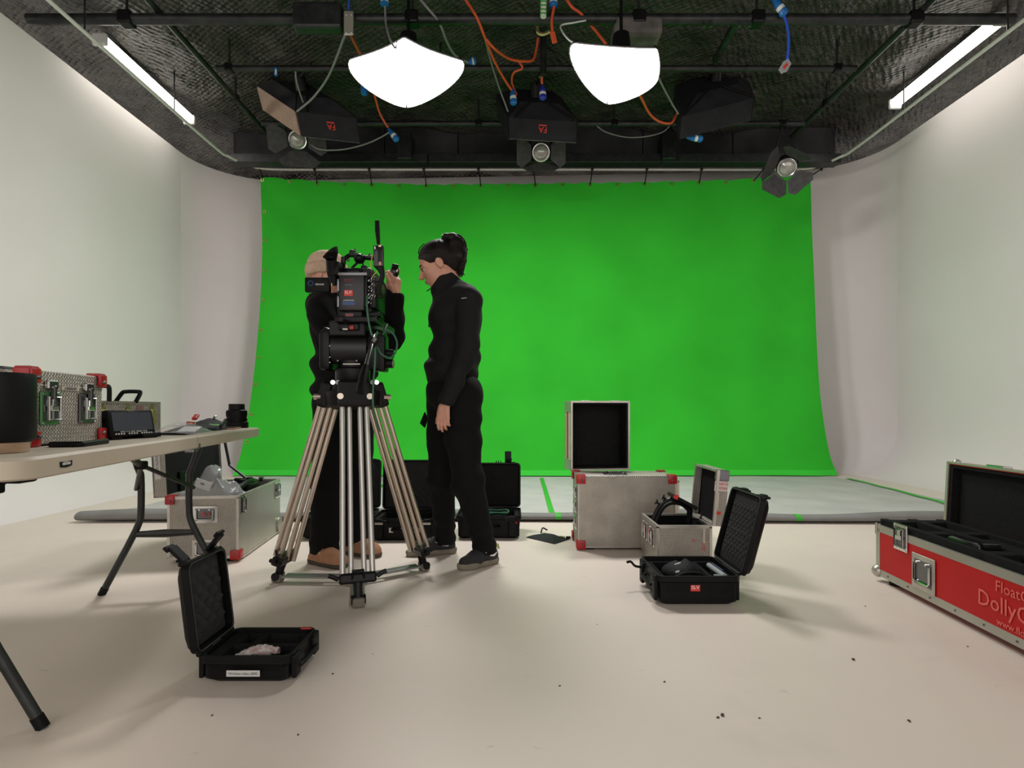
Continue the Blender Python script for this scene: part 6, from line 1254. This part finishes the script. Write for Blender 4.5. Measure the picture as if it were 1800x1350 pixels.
def trainer(par, toe, heel, outer):
    toe, heel = Vector(toe), Vector(heel); d = (toe-heel); L = d.length; d.normalize(); s = Vector((-d.y, d.x, 0)); o = heel
    def Q(a, b, c): return o+d*a*L+s*b+Z_*c
    lo = np.minimum(np.array(toe), np.array(heel))-0.08; hi = np.maximum(np.array(toe), np.array(heel))+0.08; lo[2] = -0.01; hi[2] = 0.19
    R = Matrix((d, s, Z_)).transposed()
    f = Field(lo, hi, 0.0035)
    f.chain([Q(0.14, 0, 0.045), Q(0.35, 0, 0.05), Q(0.6, 0.0, 0.042), Q(0.84, 0, 0.034)], [0.036, 0.037, 0.040, 0.032], 0.02); f.cap(Q(0.18, 0, 0.06), Q(0.20, 0, 0.11), 0.038, 0.036, 0.02); f.cap(Q(0.3, 0, 0.085), Q(0.5, 0, 0.06), 0.030, 0.03, 0.03)
    f.ell(Q(0.22, 0, 0.13), (0.035, 0.028, 0.03), R, 0.004, cut=True)
    up_ = f.mesh('shoe_upper', shoe, par)
    f = Field(lo, hi, 0.0035); f.chain([Q(0.11, 0, 0.022), Q(0.4, 0, 0.018), Q(0.7, 0, 0.018), Q(0.9, 0, 0.022)], [0.037, 0.036, 0.043, 0.030], 0.02)
    f.d[:, :, :] = np.maximum(f.d, (f.lo[2]+f.h*np.arange(f.n[2]))[None, None, :]-0.034); f.d[:, :, :] = np.maximum(f.d, -(f.lo[2]+f.h*np.arange(f.n[2]))[None, None, :]+0.001)
    f.mesh('shoe_sole', sole, par)
    sw = [(0.10, 0.074), (0.20, 0.052), (0.30, 0.056), (0.46, 0.083), (0.31, 0.066), (0.215, 0.063)]
    MB().prism([Q(a, outer*(0.0455-0.006*abs(a-0.3)), c) for a, c in sw], s*outer*0.003).build('swoosh', white_print, up_)
    MB().prism([Q(a, outer*0.041, c) for a, c in ((0.04, 0.085), (0.1, 0.085), (0.14, 0.115), (0.08, 0.115))], s*outer*0.003).build('lime_tab', limem, up_)
    for k in range(4): MB().tube([Q(0.40+0.07*k, -0.018, 0.098-0.012*k), Q(0.405+0.07*k, 0, 0.106-0.012*k), Q(0.40+0.07*k, 0.018, 0.098-0.012*k)], 0.003, 5).build('lace', blk, up_)
    MB().tube(crom([Q(0.42, 0.0, 0.108), Q(0.48, 0.02, 0.125), Q(0.52, 0.03, 0.10)], 4), 0.0025, 5).build('lace', blk, up_)
trainer(wo, (-0.275, 2.93, 0), (-0.085, 3.09, 0), 1); trainer(wo, (-0.60, 3.215, 0), (-0.325, 3.30, 0), 1)
# ---- man
mn = thing('person', 'person in beige ribbed beanie, black hoodie and tan clogs working behind the camera rig', 'person', (-0.93, 3.15, 0))
f = Field((-1.25, 2.84, -0.02), (-0.54, 3.48, 1.74), 0.0045)
HM = W(578, 487, 3.10); fwm = Vector((0.92, -0.2, -0.25)); P2, R2 = head(f, HM, fwm, Vector((0.25, 0, 1)))
f.cap(P2(-0.03, 0, -0.06), W(590, 540, 3.14), 0.055, 0.062, 0.03)
f.ell(W(603, 580, 3.15), (0.15, 0.10, 0.17)); f.ell(W(606, 650, 3.15), (0.15, 0.10, 0.14), k=0.05); f.ell(W(604, 705, 3.15), (0.15, 0.11, 0.1), k=0.05)
AR = [W(563, 548, 3.02), W(590, 615, 2.99), W(660, 545, 3.0), W(683, 512, 3.0)]; AL = [W(645, 548, 3.26), W(688, 594, 3.14), W(697, 523, 3.0)]
LR_ = [W(583, 715, 3.10), W(576, 850, 3.09), W(570, 968, 3.085)]; LL2 = [W(628, 715, 3.20), W(629, 840, 3.23), W(622, 952, 3.275)]
f.chain(AR, [0.045, 0.038, 0.027, 0.024]); f.chain(AL, [0.045, 0.038, 0.025]); f.chain(LR_, [0.075, 0.055, 0.036]); f.chain(LL2, [0.075, 0.055, 0.036])
f.cap(LR_[2], LR_[2]-Vector((0, 0, 0.07)), 0.034, 0.034); f.cap(LL2[2], LL2[2]-Vector((0, 0, 0.06)), 0.034, 0.034)
DEV = W(693, 479, 2.985)
hand(f, W(697, 520, 3.0), W(697, 493, 2.985)-W(697, 520, 3.0), (-0.75, -0.15, 0.2), (-0.35, -0.95, 0), [0.55, 0.65, 0.7, 0.7], sc=0.98, thumb=(0.75, 0.55, 0.05), tc=0.3)
hand(f, W(682, 516, 3.01), W(684, 492, 3.0)-W(682, 516, 3.01), (0.9, 0.2, 0.2), (0.1, -0.95, 0), [0.45, 0.5, 0.55, 0.6], sc=0.95)
f.mesh('body', skin, mn)
dv = thing('focus_handset', 'round black hand control held up in both hands', 'hand control', DEV)
MB().sphere(DEV, 0.030, 20, 14, (0.85, 1.0, 1.15), Matrix.Rotation(0.3, 3, 'Y')).build('shell', blk_gloss, dv, smooth=True); MB().cyl(DEV+Vector((0.006, -0.012, 0.024)), DEV+Vector((0.010, -0.016, 0.040)), 0.017, n=18).build('dial', blk, dv, smooth=True); MB().sphere(DEV+Vector((0.018, -0.026, 0.0)), 0.006, 8, 6).build('button', chrome, dv, smooth=True)
# beanie (ribbed dome) and cuff
up2 = R2.col[2]; RB = frame_rot((Vector(up2)*0.93-Vector(R2.col[0])*0.30), R2.col[0]); BC = P2(-0.018, 0, 0.01)
def beanie(prof, nr=72, amp=0.0022):
    mb = MB(); rings = []; n = nr*4
    for r, z in prof: rings.append([BC+RB @ Vector(((r+amp*math.cos(j*2*PI/4))*1.0*math.cos(2*PI*j/n), (r+amp*math.cos(j*2*PI/4))*1.14*math.sin(2*PI*j/n), z)) for j in range(n)])
    mb.loft(rings, True, True); return mb
bn = beanie([(0.086, 0.0), (0.092, 0.02), (0.0915, 0.05), (0.085, 0.08), (0.07, 0.105), (0.045, 0.122), (0.015, 0.130)], 54, 0.0012).build('beanie', knit, mn, smooth=True, angle=80)
beanie([(0.090, -0.012), (0.0965, -0.010), (0.099, 0.02), (0.0965, 0.048), (0.090, 0.050)]).build('beanie_cuff', knit, bn, smooth=True, angle=80)
# hoodie
f = Field((-1.25, 2.84, 0.72), (-0.54, 3.48, 1.55), 0.005)
f.ell(W(602, 580, 3.15), (0.175, 0.135, 0.18), k=0.05); f.ell(W(606, 645, 3.15), (0.185, 0.145, 0.14), k=0.05); f.ell(W(606, 688, 3.15), (0.188, 0.15, 0.075), k=0.04)
f.cap(W(568, 540, 3.04), W(640, 540, 3.25), 0.07, 0.07, 0.06); f.ell(W(566, 540, 3.12), (0.085, 0.10, 0.10), k=0.04); f.cap(W(572, 522, 3.13), W(598, 532, 3.12), 0.068, 0.06, 0.03)
f.chain(AR, [0.072, 0.062, 0.048, 0.038], 0.03); f.chain(AL, [0.07, 0.064, 0.040], 0.03); f.cap(W(672, 575, 3.15), W(697, 560, 3.06), 0.05, 0.048, 0.03)
f.cap(AL[2]+Vector((0, 0, 0.012)), AL[2]+Vector((0, 0, 0.08)), 0.028, 0.08, 0.004, cut=True); f.cap(AR[3]+Vector((0, 0, 0.012)), AR[3]+Vector((0, 0, 0.08)), 0.028, 0.08, 0.004, cut=True)
f.cap(P2(-0.0, 0, -0.02), P2(-0.02, 0, -0.08), 0.085, 0.06, 0.01, cut=True)
f.ell(W(606, 722, 3.15), (0.22, 0.2, 0.06), k=0.01, cut=True)
f.folds([(0.006, 10, 10, 62, 0.3, 1.02, 0.15), (0.005, 25, 12, 40, 1.0, 1.25, 0.15), (0.004, 40, 10, 50, 2.0, 1.15, 0.2)])
hj = f.mesh('hoodie', hoodiem, mn)
MB().tube([AL[2]+Vector((0.029*math.cos(a), 0.029*math.sin(a), 0.010+0.004*math.cos(a))) for a in [2*PI*q/18 for q in range(18)]], 0.005, 6, closed=True).build('bracelet', blk, mn, smooth=True); MB().tube([AL[2]+Vector((0.028*math.cos(a), 0.028*math.sin(a), 0.004)) for a in [2*PI*q/18 for q in range(18)]], 0.0035, 6, closed=True).build('bracelet', white_print, mn, smooth=True)
f = Field((-1.25, 2.90, 0.02), (-0.6, 3.52, 1.0), 0.005)
f.ell(W(605, 705, 3.15), (0.17, 0.13, 0.11), k=0.04); f.chain(LR_, [0.098, 0.082, 0.078], 0.04); f.chain(LL2, [0.096, 0.082, 0.076], 0.04)
_z = (f.lo[2]+f.h*np.arange(f.n[2]))[None, None, :]; f.d[:] = np.maximum(f.d, 0.058-_z)
f.folds([(0.004, 20, 12, 50, 0.3, 0.4, 0.2), (0.004, 25, 15, 70, 2.0, 0.16, 0.1)])
f.mesh('trousers', trouserm, mn)
def clog(par, heel, toe):
    toe, heel = Vector(toe), Vector(heel); d = toe-heel; L = d.length; d.normalize(); s = Vector((-d.y, d.x, 0))
    def Q(a, b, c): return heel+d*a*L+s*b+Z_*c
    lo = np.minimum(np.array(toe), np.array(heel))-0.08; hi = np.maximum(np.array(toe), np.array(heel))+0.08; lo[2] = -0.01; hi[2] = 0.17
    zz = lambda f: (f.lo[2]+f.h*np.arange(f.n[2]))[None, None, :]
    f = Field(lo, hi, 0.0035); f.chain([Q(0.12, 0, 0.03), Q(0.45, 0, 0.035), Q(0.8, 0, 0.03)], [0.042, 0.045, 0.047], 0.02); f.chain([Q(0.42, 0, 0.062), Q(0.68, 0, 0.045)], [0.043, 0.040], 0.03)
    f.cap(Q(0.16, 0, 0.11), Q(0.30, 0, 0.10), 0.042, 0.040, 0.006, cut=True); f.d[:] = np.maximum(f.d, 0.022-zz(f)); up_ = f.mesh('clog_upper', suede, par)
    f = Field(lo, hi, 0.0035); f.chain([Q(0.12, 0, 0.02), Q(0.45, 0, 0.02), Q(0.8, 0, 0.02)], [0.045, 0.045, 0.050], 0.02); f.d[:] = np.maximum(f.d, zz(f)-0.024); f.d[:] = np.maximum(f.d, 0.001-zz(f)); f.mesh('clog_sole', cork, par)
    MB().cyl(Q(0.15, 0, 0.03), Q(0.17, 0, 0.085), 0.037, 0.037, 18).build('sock', sockm, par, smooth=True)
    MB().tube(crom([Q(0.46, 0.048, 0.045), Q(0.46, 0.038, 0.085), Q(0.46, 0, 0.108), Q(0.46, -0.038, 0.085), Q(0.46, -0.048, 0.045)], 4), 0.008, 6, flat=0.4).build('strap', suede, up_, smooth=True); MB().box(Q(0.46, -0.046, 0.072), (0.016, 0.006, 0.014), None, 0.002).build('buckle', brass, up_)
clog(mn, (-1.09, 3.10, 0), (-0.865, 2.965, 0)); clog(mn, (-0.975, 3.30, 0), (-0.735, 3.185, 0))
